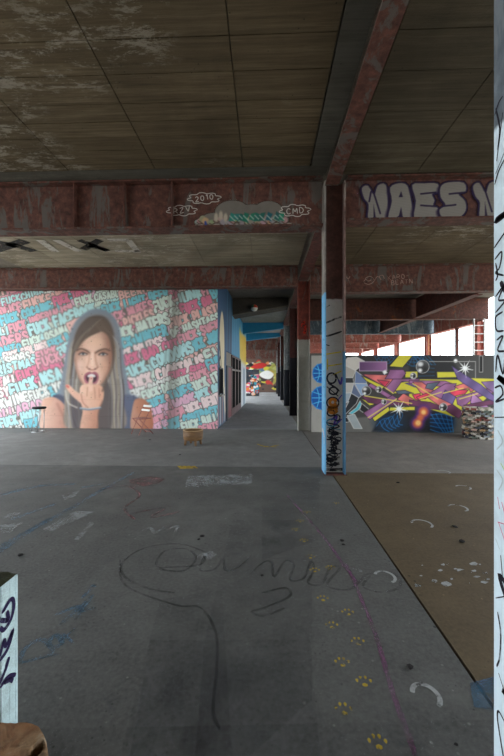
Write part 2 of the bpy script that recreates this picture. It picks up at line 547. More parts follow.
M['ink'] = paint_mat('black_marker_paint', (26, 24, 36), 0.12)
M['ink_worn'] = paint_mat('worn_black_paint', (34, 32, 34), 0.35)
M['purple_ink'] = paint_mat('dark_purple_paint', (40, 30, 68), 0.08)
M['white_line'] = paint_mat('white_spray_line', (205, 198, 192), 0.15)
M['pale_line'] = paint_mat('pale_scratched_line', (170, 140, 130), 0.25)

# ------------------------------------------------------------------ ground and floor
tag(MB().box(-150, 150, -150, 200, -0.8, -0.45).build('ground', M['ground']), 'unseen ground around the open deck, raised and made pale to bounce light', 'ground', kind='structure')  # out-of-view ground, raised and lightened to throw daylight onto the ceiling
XL, XR, Y0, Y1 = -9.3, 9.4, -7.0, 42.0
floor = MB().box(XL, XR, Y0, 22.2, -0.40, -0.20).box(-3.0, XR, 22.2, Y1, -0.40, -0.20).build('floor', M['void'])
tag(floor, 'worn grey concrete floor with brown right strip, joints and faded paint', 'floor', kind='structure')
def slab(x0, x1, y0, y1, mat, g=0.008):
    return MB().box(x0 + g, x1 - g, y0 + g, y1 - g, -0.20, 0.0).build('floor_slab', mat, floor)
JX = 1.105
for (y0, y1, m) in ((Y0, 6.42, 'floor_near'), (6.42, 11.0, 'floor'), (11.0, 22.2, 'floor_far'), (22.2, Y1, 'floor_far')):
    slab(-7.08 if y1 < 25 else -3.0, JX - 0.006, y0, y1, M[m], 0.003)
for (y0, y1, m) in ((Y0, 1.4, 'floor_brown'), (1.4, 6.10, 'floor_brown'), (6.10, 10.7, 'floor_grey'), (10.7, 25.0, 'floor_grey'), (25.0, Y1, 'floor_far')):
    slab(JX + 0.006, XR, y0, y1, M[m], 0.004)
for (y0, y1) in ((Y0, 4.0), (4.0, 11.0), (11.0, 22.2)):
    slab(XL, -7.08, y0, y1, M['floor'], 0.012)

# ------------------------------------------------------------------ ceiling
CZ = 4.87
ceiling = MB().box(XL, XR, Y0, 22.2, CZ + 0.03, CZ + 0.35).box(-3.0, XR, 22.2, Y1, CZ + 0.03, CZ + 0.35).build('ceiling', M['slab'])
tag(ceiling, 'dark board-marked concrete ceiling between rusty beams', 'ceiling', kind='structure')
cols_x = [-7.26, -5.875, -4.49, -3.105, -1.72, -0.335, 1.05, 2.43, 3.81, 5.19, 6.57, 7.95, 9.33]
def board_rows(rows, xs, share={}, m0=None):
    for j, (a, b) in enumerate(zip(rows[:-1], rows[1:])):
        for i, (x0, x1) in enumerate(zip(xs[:-1], xs[1:])):
            key = (round(x1 - x0, 3), round(b - a, 3))
            mat = m0 or (M['soffit'] if x1 < 1.2 else M['soffit_grey'])
            k2 = key + (mat.name,)
            if k2 not in share:
                me = MB().box(0, x1 - x0 - 0.011, 0, b - a - 0.010, 0, 0.05).mesh('soffit_board'); me.materials.append(mat)
                share[k2] = me
            o = link('soffit_board', share[k2], None, ceiling)
            o.location = (x0, a, CZ - RND.uniform(0, 0.007))
xs1 = cols_x[:6] + [0.70]
rows1 = [0.9, 1.32, 1.76, 2.18, 2.62, 3.04, 3.44, 3.84, 4.25, 4.55, 4.84, 5.12, 5.36, 5.60]
board_rows(rows1, xs1)
rows1r = [0.9, 1.32, 1.76, 2.18, 2.62, 3.04, 3.44, 3.90, 4.5, 5.1, 5.86]
board_rows(rows1r, [1.26] + cols_x[7:])
MB().box(0.71, 0.98, 0.9, 5.6, CZ - 0.004, CZ + 0.05).build('soffit_strip', M['soffit_strip'], ceiling)
MB().box(-7.26, 0.98, 5.605, 5.86, CZ - 0.004, CZ + 0.05).build('soffit_strip', M['soffit_strip'], ceiling)
rows2 = [6.2, 6.9, 7.6, 8.3, 9.0, 9.7, 10.55]
board_rows(rows2, cols_x[:6] + [0.98], m0=M['soffit_lit'])
board_rows(rows2, [1.30] + cols_x[7:], m0=M['soffit'])

# ------------------------------------------------------------------ walls
WY = 11.0
wall_mural = MB().box(XL, -1.47, WY + 0.012, WY + 0.25, 0, CZ + 0.03).build('wall_back', M['wall'])
tag(wall_mural, 'concrete wall with mural of a long-haired woman among pink and blue bubble lettering', 'wall', kind='structure')
wall_right = MB().box(1.34, 9.2, 10.512, 10.70, 0, 2.226).build('wall_right', M['wall_dark'])
tag(wall_right, 'low free-standing wall covered in purple and yellow angular graffiti', 'wall', kind='structure')
def cwx(y): return -1.46 + (y - 11.0) * 0.0261          # corridor wall runs a little askew
def cw_block(y0, y1, z0, z1, name, mat, parent=None, th=0.22, off=0.012):
    a, b = cwx(y0) - off, cwx(y1) - off
    return MB().hexa([(a - th, y0, z0), (a, y0, z0), (b, y1, z0), (b - th, y1, z0),
                      (a - th, y0, z1), (a, y0, z1), (b, y1, z1), (b - th, y1, z1)]).build(name, mat, parent)
wall_corr = cw_block(18.6, 22.2, 0, CZ + 0.03, 'wall_corridor', M['wall'])
tag(wall_corr, 'corridor side wall painted blue, yellow and white beside the mural corner', 'wall', kind='structure')
cw_block(11.26, 13.05, 0, CZ + 0.03, 'pier', M['wall'], wall_corr)
cw_block(13.05, 18.6, 2.52, CZ + 0.03, 'lintel', M['wall'], wall_corr)
cw_block(13.05, 14.6, 2.02, 2.52, 'lintel', M['wall'], wall_corr)
w = MB().box(XL, -1.42, 22.0, 22.2, 0, CZ + 0.03).build('wall_rear', M['wall_dark'])
tag(w, 'grey concrete wall closing the room behind the mural', 'wall', kind='structure')
wall_end = MB().box(-3.0, 7.0, 38.012, 38.3, 0, CZ + 0.03).build('wall_end', M['wall_dark'])
tag(wall_end, 'far end wall of the corridor with red, white and green graffiti', 'wall', kind='structure')
w = MB().box(XL, XR, Y0 - 0.25, Y0, 0, CZ + 0.03).build('wall_behind_blocker', M['wall'])  # unseen wall, added to keep light off the near floor
tag(w, 'unseen concrete wall added behind the viewer to darken the near floor', 'wall', kind='structure')
# ------------------------------------------------------------------ beams across the hall
def beam(label, x0, x1, y, zb, zt, mat, fw=0.30, stiff=(), name='steel_beam', slope=0.0, group=None):
    t = thing(name, label, 'beam', ((x0 + x1) / 2, y, zb), 0, group)
    L = (x1 - x0) / 2; H = zt - zb; F = 0.025
    s = slope
    def hx(ya, yb, za, zb_, zc, zd):   # bottom left/right, top left/right
        return MB().hexa([(-L, ya, za), (L, ya, zb_), (L, yb, zb_), (-L, yb, za), (-L, ya, zc), (L, ya, zd), (L, yb, zd), (-L, yb, zc)])
    hx(-fw / 2, fw / 2, 0, s, F, s + F).build('bottom_flange', mat, t)
    hx(-0.012, 0.012, F, s + F, H - F, H - F).build('web', mat, t)
    hx(-fw / 2, fw / 2, H - F, H - F, H, H).build('top_flange', mat, t)
    for x in stiff:
        MB().box(x - (x0 + x1) / 2 - 0.008, x - (x0 + x1) / 2 + 0.008, -fw / 2 + 0.03, -0.012, F, H - F).build('stiffener', mat, t)
    return t
B1Y = 6.03
beam1L = beam('long rusty red beam above the floor with teal cloud graffiti on its web', -9.25, 0.945, B1Y, 4.07, CZ, M['rust'], stiff=(-3.2, -2.35, -1.55, -5.2, -7.2))
beam1R = beam('rusty red beam right of the blue column with silver block letters', 1.345, 9.3, B1Y, 4.15, CZ, M['rust'])
B2Y = 10.70
beam2L = beam('rusty red beam running along the top of the mural wall', -9.25, 0.97, B2Y, 4.26, CZ, M['rust'], 0.3)
beam2R = beam('rusty beam with small chalk scribbles above the purple graffiti wall', 1.35, 9.3, B2Y, 4.07, CZ, M['rust'], 0.3)
beam('dark brown beam with orange rust flakes, second behind the purple graffiti wall', 1.4, 9.3, 15.35, 4.0, CZ, M['rust_orange'])
beam('pale blue-grey painted beam, third behind the purple graffiti wall', 1.4, 9.3, 20.05, 3.95, CZ, M['rust_blue'])
beam('glare-paled red beam, fourth behind the purple graffiti wall', 1.4, 9.3, 24.75, 3.92, CZ, M['rust_glare'])
beam('glare-paled red beam, fifth behind the purple graffiti wall', 1.4, 9.3, 29.45, 3.9, CZ, M['rust_glare'])
beam('glare-paled red beam, farthest behind the purple graffiti wall', 1.4, 9.3, 34.15, 3.85, CZ, M['rust_glare'])
# corridor beams
t = thing('concrete_beam', 'dark concrete beam with a ball lamp over the corridor mouth', 'beam', (0, 15.4, 4.15))
MB().hexa([(-1.36, -0.45, 0.0), (0.97, -0.45, 0.39), (0.97, 0.45, 0.39), (-1.36, 0.45, 0.0), (-1.36, -0.45, CZ - 4.15), (0.97, -0.45, CZ - 4.15), (0.97, 0.45, CZ - 4.15), (-1.36, 0.45, CZ - 4.15)]).build('beam_body', M['dark_conc'], t)
MB().hexa([(-1.36, -0.47, 0.0), (0.97, -0.47, 0.39), (0.97, -0.45, 0.39), (-1.36, -0.45, 0.0), (-1.36, -0.47, 0.04), (0.97, -0.47, 0.43), (0.97, -0.45, 0.43), (-1.36, -0.45, 0.04)]).build('edge_strip', M['slab'], t)
def deep_beam(label, y, zl, zr, zt, mat, x0, x1):
    t = thing('corridor_beam', label, 'beam', (0, y, zl))
    MB().hexa([(x0, -0.15, 0), (x1, -0.15, zr - zl), (x1, 0.15, zr - zl), (x0, 0.15, 0), (x0, -0.15, zt - zl), (x1, -0.15, zt - zl), (x1, 0.15, zt - zl), (x0, 0.15, zt - zl)]).build('beam_body', mat, t)
    MB().hexa([(x0, -0.19, -0.03), (x1, -0.19, zr - zl - 0.03), (x1, 0.19, zr - zl - 0.03), (x0, 0.19, -0.03), (x0, -0.19, 0), (x1, -0.19, zr - zl), (x1, 0.19, zr - zl), (x0, 0.19, 0)]).build('bottom_flange', mat, t)
    return t
deep_beam('bright blue beam over the corridor, nearer of the two blue ones', 20.0, 4.02, 4.31, 4.62, M['blue_beam'], -1.22, 1.02)
deep_beam('bright blue beam over the corridor, farther of the two blue ones', 24.7, 4.07, 4.40, 4.70, M['blue_beam'], -1.6, 1.05)
MB().box(-1.3, 1.0, 15.9, 24.5, 4.60, 4.86).build('soffit_panel', M['rough_conc'], ceiling)
MB().box(-3.0, 1.0, 24.9, 38.0, 4.72, 4.86).build('soffit_panel', M['rough_conc'], ceiling)
beam('rusty red beam over the corridor, just behind the blue beams', -3.0, 1.0, 29.4, 3.8, 4.72, M['rust'])
beam('rusty red beam over the corridor, in front of the far graffiti wall', -3.0, 1.0, 34.0, 3.32, 4.72, M['rust'])

# ------------------------------------------------------------------ girders along the column line
def girder(label, x0, x1, y0, y1, zb, zt, mat, flange=0.02):
    t = thing('steel_girder', label, 'girder', ((x0 + x1) / 2, (y0 + y1) / 2, zb))
    L = (y1 - y0) / 2; W = (x1 - x0) / 2; H = zt - zb
    MB().box(-W, W, -L, L, 0, flange).build('bottom_flange', mat, t)
    MB().box(-0.012, 0.012, -L, L, flange, H).build('web', mat, t)
    return t
girder('rusty girder under the near ceiling running towards the blue column', 0.965, 1.18, -5.9, 5.84, 4.68, CZ, M['rust'])
ys = [6.22, 10.54, 15.2, 19.8, 24.6, 29.3, 34.0]
names = ['between the blue column and the mural wall corner', 'above the corridor, second bay from the blue column', 'above the corridor, third bay from the blue column', 'above the corridor, fourth bay from the blue column', 'above the corridor, fifth bay from the blue column', 'above the corridor, last bay before the end wall']
for a, b, nm in zip(ys[:-1], ys[1:], names):
    girder('rusty girder ' + nm, 1.0, 1.28, a, b, 4.50, CZ, M['rust_dark'])
girder('dark slanting-looking girder behind the chalk-scribbled beam', 6.15, 6.42, 10.86, 15.2, 4.03, CZ, M['rust_dark'])
girder('dark girder between the orange-flaked and blue-grey beams', 6.15, 6.42, 15.5, 19.9, 4.0, CZ, M['rust_dark'])
for a, b, nm in ((15.52, 19.88, 'nearest'), (20.22, 24.58, 'second'), (24.92, 29.28, 'third'), (29.62, 33.98, 'farthest')):
    girder('red edge girder along the open right side, %s bay seen over the wall' % nm, 9.0, 9.35, a, b, 3.92, CZ, M['rust_glare'])

# ------------------------------------------------------------------ columns
def column(label, x0, x1, yc, h, mf, mw, mr=None, fd=0.30, name='steel_column', base=True, group=None, wy=0.0):
    t = thing(name, label, 'column', ((x0 + x1) / 2, yc, 0), 0, group)
    W = (x1 - x0) / 2; D = fd / 2; F = 0.024
    MB().box(-W, -W + F, -D, D, 0, h).build('left_flange', mf, t)
    MB().box(W - F, W, -D, D, 0, h).build('right_flange', mr or mf, t)
    MB().box(-W + F, W - F, wy - 0.01, wy + 0.01, 0, h).build('web', mw, t)
    if base:
        MB().box(-W - 0.015, W + 0.015, -D - 0.015, D + 0.015, 0, 0.012).build('base_plate', M['rust_dark'], t)
    return t
mC1L = rusty('column_blue_coat', (130, 124, 118), (104, 96, 90), (150, 146, 140), 0.4, (112, 172, 212), 2.98)
mC1R = rusty('column_half_blue_coat', (124, 100, 94), (92, 74, 70), (170, 160, 155), 0.3, (72, 110, 136), 2.02)
mC1W = rusty('column_white_web_coat', (80, 52, 46), (58, 38, 34), (84, 72, 68), 0.2, (172, 164, 156), 2.90)
mN = rusty('near_column_white_coat', (96, 104, 112), (78, 86, 94), (110, 116, 122), 0.4, (206, 222, 232), 2.62)
mC2 = rusty('column_putty_coat', (112, 56, 46), (74, 42, 38), (100, 92, 88), 0.2, (148, 146, 138), 2.72)
mC3 = rusty('column_dark_coat', (84, 48, 44), (56, 36, 34), (74, 70, 68), 0.2, (36, 36, 42), 2.4)
mC4 = rusty('column_grey_coat', (150, 154, 156), (112, 116, 118), (170, 172, 172), 0.4, (52, 56, 64), 2.0)
col_near = column('white-painted steel column at the right edge with black tags', 0.95, 1.32, 1.38, CZ - 0.19, mN, mN, base=True)
col1 = column('central steel column with light blue flanges and tag-covered web', 0.972, 1.315, 6.06, CZ - 0.06, mC1L, mC1W, mC1R)
col2 = column('putty grey and rust steel column at the corner of the corridor', 0.975, 1.33, 10.84, CZ - 0.4, mC2, mC2, base=False)
col3 = column('dark steel column, second along the corridor side', 1.02, 1.36, 15.0, 4.45, mC3, mC3, base=False)
col4 = column('pale grey steel column, third along the corridor side', 1.05, 1.39, 20.1, 4.45, mC4, mC4, base=False)
column('steel column, fourth along the corridor side', 1.06, 1.40, 25.1, 4.45, mC4, mC3, base=False)
column('steel column, fifth along the corridor side', 1.06, 1.40, 29.8, 4.45, mC3, mC3, base=False)
column('steel column nearest the far end wall', 1.06, 1.40, 34.4, 4.45, mC4, mC4, base=False)
for y, nm in ((15.35, 'nearest'), (20.05, 'second nearest'), (24.75, 'third nearest'), (29.45, 'fourth nearest'), (34.15, 'farthest')):
    column('red steel edge column on the open right side, %s one seen over the wall' % nm, 8.78, 9.06, y, 3.9, M['rust_glare'], M['rust_glare'], base=False, fd=0.26)
M['rail'] = plain('pale_galvanised_tube', (200, 198, 196), 0.5, 0.2, 0.2)
M['rail_o'] = plain('orange_tube', (214, 150, 110), 0.6, 0, 0.2)  # plain orange tube colour for the second ladder
def ladder(label, x, y, wid, z1, mat):
    t = thing('scaffold_ladder', label, 'ladder', (x, y, 0))
    for s in (-1, 1):
        MB().tube([(s * wid / 2, 0, 0), (s * wid / 2, 0, z1)], 0.032, 8).build('rail', mat, t)
    k = 0.3
    me = MB().tube([(-wid / 2, 0, 0), (wid / 2, 0, 0)], 0.022, 6).mesh('rung'); me.materials.append(mat)
    while k < z1:
        o = link('rung', me, None, t); o.location = (0, 0, k); k += 0.34
    return t
ladder('pale scaffold ladder beside the nearest red edge column', 8.72, 15.0, 0.42, 3.98, M['rail'])
ladder('orange scaffold ladder beside the second red edge column', 9.1, 19.7, 0.62, 3.9, M['rail_o'])
t = thing('fence_post', 'thin dark post with a side bracket between the two scaffold ladders', 'post', (8.88, 17.0, 0))
MB().box(-0.06, 0.06, -0.06, 0.06, 0, 3.88).build('upright', M['rust_dark'], t)
MB().tube([(0.06, 0, 3.30), (0.34, 0, 3.30), (0.52, 0, 3.45)], 0.02, 6).build('bracket', M['rail'], t)
# ------------------------------------------------------------------ mural of the woman among bubble lettering
M['mural'] = canvas_mat('mural_spray_paint', False, 0.28, (104, 98, 90))
M['graf'] = canvas_mat('graffiti_spray_paint', False, 0.22, (60, 58, 56), 0.6)
M['graf_cut'] = canvas_mat('graffiti_spray_paint_on_steel', True, 0.25, (80, 62, 56))
CY = (126, 198, 212); LC = (180, 222, 224); MI = (210, 226, 216); PK = (226, 160, 174); HP = (220, 126, 154)
PE = (232, 186, 180); WP = (238, 216, 216); LI = (224, 178, 200); WH = (226, 228, 224)
mur = Canvas(-22, 217.5, 291, 428.4, 0.52, (122, 117, 110))
words = [
 ('FUCK', 2, 302, 20, 297, 6, LC), ('CHINA', 22, 297, 43, 291, 6, LC), ('POLICE', -4, 314, 21, 306, 8, PK),
 ('FUCK', 25, 306, 45, 299, 8.5, PE), ('FAME', 48, 299, 66, 293, 7, PE), ('FUCK COCAINE', 1, 321, 52, 306, 8.2, CY),
 ('FUCK TOSS', 55, 302, 88, 292, 7.5, HP), ('FUCK IMPERIALISM', 10, 329, 73, 308, 7.5, PK), ('BALI', -12, 334, 8, 330, 7, LC),
 ('FUCK FACEBOOK', 30, 331, 96, 308, 9.5, LC), ('FUCK', 77, 303, 93, 298, 7, MI), ('CASABLANCA', 96, 298, 136, 291, 6, MI),
 ('LEADERS', -16, 348, 28, 336, 8.5, PK), ('FUCK OSAMA', 24, 345, 69, 329, 7.4, MI), ('FUCK', 70, 328, 82, 322, 8, PE),
 ('MONSANTO', -24, 357, 21, 347, 7.2, CY), ('FUCK SIBLINGS', 4, 357, 48, 345, 6.4, WP), ('FUCK B', 50, 345, 69, 336, 6.6, CY),
 ('FUCK H', 38, 357, 66, 347, 7.6, PK), ('FUCK SNOBS', -18, 368, 30, 355, 6.8, WH), ('FUCK', 60, 352, 72, 344, 7, LC),
 ('CHRISTMAS', -14, 373, 36, 362, 8, LC), ('FUCK WAR', 18, 377, 60, 363, 8.4, HP), ('FUCK', 38, 364, 60, 356, 8, PK),
 ('FUCK ALL', -20, 388, 16, 379, 8, WH), ('FUCK NSA', 11, 392, 61, 373, 10.5, LC), ('EASY', -12, 396, 8, 391, 8, WP),
 ('FUCK YOU', 30, 397, 68, 384, 8, WH), ('WINE', 6, 403, 28, 396, 8.5, WH), ('FUCK', -16, 408, 4, 403, 8, WH),
 ('SALLABAD', -10, 418, 43, 404, 8, LI), ('FUCK HOUSE', 0, 424, 44, 412, 8, LC), ('FUCK TV', 26, 425, 48, 419, 7, CY),
 ('BEER', 121, 296, 142, 291, 6.5, PE), ('FUCK LIGHT BEER', 104, 311, 168, 294, 7.8, CY), ('FUCK', 155, 308, 173, 301, 9, MI), ('JUNK', 177, 301, 202, 294, 9, LC),
 ('FAT', 203, 294, 213, 290, 7, PK), ('BO', 212, 296, 220, 292, 8, CY), ('FUCK NUKES', 106, 321, 153, 305, 7.6, PK), ('FUCK OIL', 182, 311, 213, 301, 8.6, HP),
 ('FUCK PICKLES', 104, 331, 154, 314, 7.8, PE), ('&', 172, 316, 179, 311, 8, MI), ('FUCK PLASTIC', 171, 325, 224, 308, 8.6, PE),
 ('FUCK HATERS', 114, 337, 169, 319, 9.8, MI), ('OF HASHTAGS', 172, 334, 219, 318, 7, MI), ('FUCK WINTER', 113, 347, 167, 331, 8.8, CY),
 ('FUCK SVEN', 180, 341, 219, 326, 8.2, PK), ('FUCK POLITICS', 118, 357, 163, 341, 7.4, WP), ('FUCK BAD CUT', 120, 363, 178, 344, 8.4, HP),
 ('FUCK JOBS', 190, 348, 221, 335, 8.6, CY), ('FUCK CONDOMS', 126, 375, 192, 347, 9.6, LC), ('FUCK CAPITALISM', 131, 386, 211, 359, 11, WP),
 ('FU', 207, 358, 220, 351, 10, MI), ('N', 127, 388, 131, 385, 9, HP), ('FUCK GUCCI', 171, 377, 210, 366, 7.4, HP), ('FUN', 208, 366, 221, 360, 8.5, CY),
 ('FUCK RACISM', 132, 395, 172, 381, 7.2, WH), ('FUCK FUR', 191, 379, 224, 367, 8, PK), ('FUCK DOGSHIT', 144, 396, 190, 379, 7.4, MI),
 ('FUCK IT', 191, 389, 218, 377, 8.6, MI), ('FUCK TAXES', 149, 406, 192, 388, 8.8, CY), ('FUCK OIL', 194, 398, 222, 387, 8.6, LC),
 ('FUCK WORK', 151, 415, 195, 398, 9.2, LI), ('FUCK RENT', 184, 411, 219, 398, 8.4, WP), ('FUCK THEM', 151, 423, 184, 411, 8, PK),
 ('FUCK CONTRACTS', 165, 426, 221, 409, 8.4, CY), ('FUCK BILLS', 183, 427, 221, 416, 7.6, MI), ('FUCK US', 152, 428.5, 168, 422, 5, LI), ('RENTS', 200, 429, 219, 424, 6, PK),
]
fill = ['FUCK WAR', 'FUCK IT', 'FUCK NSA', 'FUCK OIL', 'FUCK RENT', 'FUCK WORK', 'FUCK TAXES', 'FUCK BILLS', 'FUCK ALL', 'FUCK NUKES', 'FUCK WINTER']
fr = random.Random(4); q_ = 0
for r_ in range(26):
    u_ = -30 + fr.uniform(0, 14); base = 292 + r_ * 8.0
    while u_ < 222:
        L_ = fr.uniform(28, 40); v_ = base - (u_ + 20) * .30
        if 280 < v_ < 440:
            mur.word(fill[q_ % 11], u_, v_, u_ + L_ - 2.5, v_ - L_ * .30, 6.6, 1.05, (LC, PK, WP, CY, MI, PE, HP, WH, LI)[(q_ * 5 + r_) % 9], (112, 108, 104), .5)
        u_ += L_; q_ += 1
for wd in words:
    mur.word(wd[0], wd[1], wd[2], wd[3], wd[4], wd[5] * 1.04, wd[5] * 0.155, wd[6], (112, 108, 104), wd[5] * 0.075)
# rain stain that runs down the wall over the lettering
for u, w_, a_ in ((172, 2.4, .5), (176.5, 1.6, .45), (166.5, 1.2, .3), (180, 1.0, .25)):
    mur.stroke([(u + 4, 290), (u + 2, 325), (u, 360), (u - 1, 395), (u - 2, 429)], w_, (78, 74, 68), 3.0, a_)

def cq(x, y): return (55 + x / 6.05, 305 + y / 6.05)
def Q(*pts): return [cq(*p) for p in pts]
# veil-like blue haze around the hair
mur.blob(Q((250, 26), (330, 45), (388, 115), (412, 230), (432, 380), (458, 520), (486, 610), (486, 748), (-70, 748), (-20, 600), (20, 540), (42, 470), (62, 350), (86, 220), (120, 120), (180, 56)), (122, 134, 148), 2.4)
mur.blob(Q((250, 56), (320, 66), (372, 130), (394, 240), (414, 400), (440, 560), (452, 748), (40, 748), (50, 560), (64, 430), (86, 300), (110, 190), (150, 106), (200, 68)), (126, 126, 130), 5.0)
# dark navy top
mur.blob(Q((-10, 560), (40, 545), (110, 600), (170, 640), (190, 760), (60, 760), (20, 660)), (66, 70, 92), 2.0, .9)
mur.blob(Q((350, 560), (480, 545), (520, 600), (490, 760), (290, 760), (300, 640)), (84, 90, 116), 3.0, .85)
# shoulders
mur.blob(Q((-72, 580), (-40, 560), (10, 562), (60, 600), (92, 660), (108, 760), (-75, 760), (-80, 650)), lambda U, V: np.stack([226 - (U - 43) * 1.3, 184 - (U - 43) * 1.9, 164 - (U - 43) * 1.9], -1), 1.2)
mur.blob(Q((480, 600), (510, 565), (560, 580), (592, 650), (590, 760), (470, 760)), lambda U, V: np.stack([198 - (U - 135) * 1.2, 142 - (U - 135) * 1.6, 116 - (U - 135) * 1.5], -1), 1.4)
mur.stroke(Q((20, 600), (60, 680), (80, 750)), 1.2, (160, 104, 90), 2.0, .5)
# hair mass, dark at the crown, ash blonde towards the ends
mur.blob(Q((250, 66), (312, 78), (354, 140), (372, 230), (386, 330), (396, 450), (412, 560), (420, 748), (90, 748), (66, 600), (72, 480), (92, 360), (110, 260), (138, 160), (188, 92)),
         lambda U, V: np.stack([86 + np.clip(V - 345, 0, 70) * .75, 72 + np.clip(V - 345, 0, 70) * .78, 64 + np.clip(V - 345, 0, 70) * .74], -1), 2.4)
hs = random.Random(21)
for k in range(90):
    side = k % 2
    x = hs.uniform(66, 170) if side == 0 else hs.uniform(330, 425)
    top = cq(250 + hs.uniform(-30, 40), 80 + hs.uniform(0, 20))
    P = [top, cq(x + (40 if side == 0 else -34), 230), cq(x + (12 if side == 0 else -16), 380), cq(x, 520), cq(x + hs.uniform(-12, 30 if side == 0 else 8), 640), cq(x + hs.uniform(-6, 50 if side == 0 else 10), 748)]
    a0 = hs.randrange(0, 3)
    P = smooth_line(P, 4)[a0 * 5:]
    c = [(196, 186, 168), (160, 152, 144), (62, 54, 54), (120, 104, 90), (176, 160, 132), (150, 156, 168)][hs.randrange(6)]
    mur.stroke(P, hs.uniform(.25, .8), c, .9, hs.uniform(.3, .65))
mur.blob(Q((300, 500), (330, 470), (352, 560), (346, 748), (262, 748), (270, 640), (296, 580)), (76, 66, 66), 3, .8)
mur.blob(Q((110, 540), (150, 560), (180, 620), (170, 748), (120, 748), (100, 640)), (74, 66, 72), 3, .7)
mur.stroke(smooth_line(Q((70, 520), (84, 590), (140, 622)), 5), .7, (206, 198, 182), .8, .8)
# face
def skin(U, V):
    x = (U - 95) / 18.0; y = (V - 356) / 26.0
    sh = np.clip(1 - .42 * np.clip(np.abs(x) - .35, 0, 1) - .22 * np.clip(x, 0, 1) - .12 * np.clip(-y, 0, 1), .45, 1.05)
    return np.stack([240 * sh ** .75, 196 * sh, 172 * sh ** 1.1], -1)
mur.blob(Q((138, 270), (172, 222), (232, 186), (296, 164), (340, 192), (356, 250), (354, 330), (338, 400), (308, 452), (276, 492), (230, 512), (186, 490), (152, 440), (132, 380), (124, 320)), skin, 1.4)
# side-parted fringe sweeping over the forehead
mur.blob(Q((300, 84), (262, 110), (210, 150), (160, 214), (126, 290), (112, 270), (130, 190), (170, 120), (230, 76)), (88, 74, 66), 1.6)
mur.blob(Q((286, 92), (330, 120), (358, 190), (366, 290), (360, 360), (350, 280), (332, 200), (298, 164), (240, 178), (180, 222), (136, 282), (150, 226), (200, 170)), (92, 74, 62), 1.8, .9)
for k in range(14):
    mur.stroke(smooth_line(Q((290 - k * 3, 86 + k * 2), (230 - k * 5, 132 + k * 4), (176 - k * 4, 192 + k * 4), (136 - k * 2, 262 + k * 3)), 4), .3, [(150, 132, 114), (56, 48, 44), (120, 104, 90)][k % 3], .7, .6)
mur.ell(*cq(250, 225), 7, 4.5, (236, 190, 160), 5, .5)
mur.ell(*cq(158, 370), 3.6, 6, (244, 206, 190), 4, .6)
mur.ell(*cq(306, 375), 3.8, 6, (226, 168, 138), 4, .5)
# brows and eye sockets
mur.ell(*cq(178, 288), 6.0, 3.2, (150, 102, 84), 3.0, .6); mur.ell(*cq(298, 290), 6.2, 3.2, (142, 94, 76), 3.0, .6)
mur.stroke(smooth_line(Q((140, 276), (164, 266), (194, 276), (216, 292)), 4), .7, (84, 60, 50), .9, .9)
mur.stroke(smooth_line(Q((252, 292), (278, 276), (312, 268), (338, 278)), 4), .7, (84, 60, 50), .9, .9)
for ex, ey in ((177, 298), (299, 300)):
    mur.blob(Q((ex - 23, ey + 2), (ex - 2, ey - 6), (ex + 23, ey + 2), (ex, ey + 7)), (206, 194, 190), .6)
    mur.ell(*cq(ex, ey), 1.35, 1.15, (84, 96, 100), .6)
    mur.ell(*cq(ex, ey), .6, .6, (26, 24, 26), .5)
    mur.stroke(smooth_line(Q((ex - 27, ey + 3), (ex - 3, ey - 9), (ex + 27, ey + 1)), 4), .5, (52, 38, 36), .6, .95)
    mur.stroke(smooth_line(Q((ex - 22, ey + 6), (ex, ey + 10), (ex + 22, ey + 6)), 4), .3, (120, 78, 68), .7, .7)
# nose
mur.stroke(smooth_line(Q((216, 292), (212, 340), (202, 374)), 4), .8, (192, 132, 110), 1.8, .55)
mur.stroke(smooth_line(Q((250, 290), (254, 340), (264, 372)), 4), .9, (168, 106, 86), 2.0, .55)
mur.stroke(Q((234, 296), (232, 364)), .9, (250, 220, 204), 1.8, .55)
mur.stroke(smooth_line(Q((200, 378), (212, 390), (232, 394), (252, 390), (266, 378)), 4), .6, (146, 84, 72), 1.0, .75)
mur.ell(*cq(216, 388), .9, .55, (84, 46, 44), .7, .8); mur.ell(*cq(250, 388), .9, .55, (84, 46, 44), .7, .8)
# mouth: parted lips with teeth, a finger between them
mur.blob(Q((182, 438), (192, 416), (216, 405), (230, 410), (246, 405), (264, 414), (272, 438), (262, 470), (240, 482), (204, 480), (188, 466)), (160, 86, 100), .9)
mur.blob(Q((194, 436), (210, 422), (250, 422), (260, 438), (250, 466), (206, 466)), (66, 34, 46), .8)
mur.blob(Q((204, 428), (230, 418), (252, 428), (246, 438), (210, 438)), (232, 224, 220), .6)
mur.stroke(smooth_line(Q((190, 458), (206, 478), (242, 480), (262, 460)), 4), .7, (186, 112, 122), .9, .8)
mur.stroke(smooth_line(Q((342, 300), (338, 380), (306, 446), (278, 486)), 5), 1.0, (150, 98, 78), 2.4, .6)
mur.stroke(smooth_line(Q((128, 330), (148, 430), (180, 478)), 5), .9, (164, 112, 94), 2.2, .55)
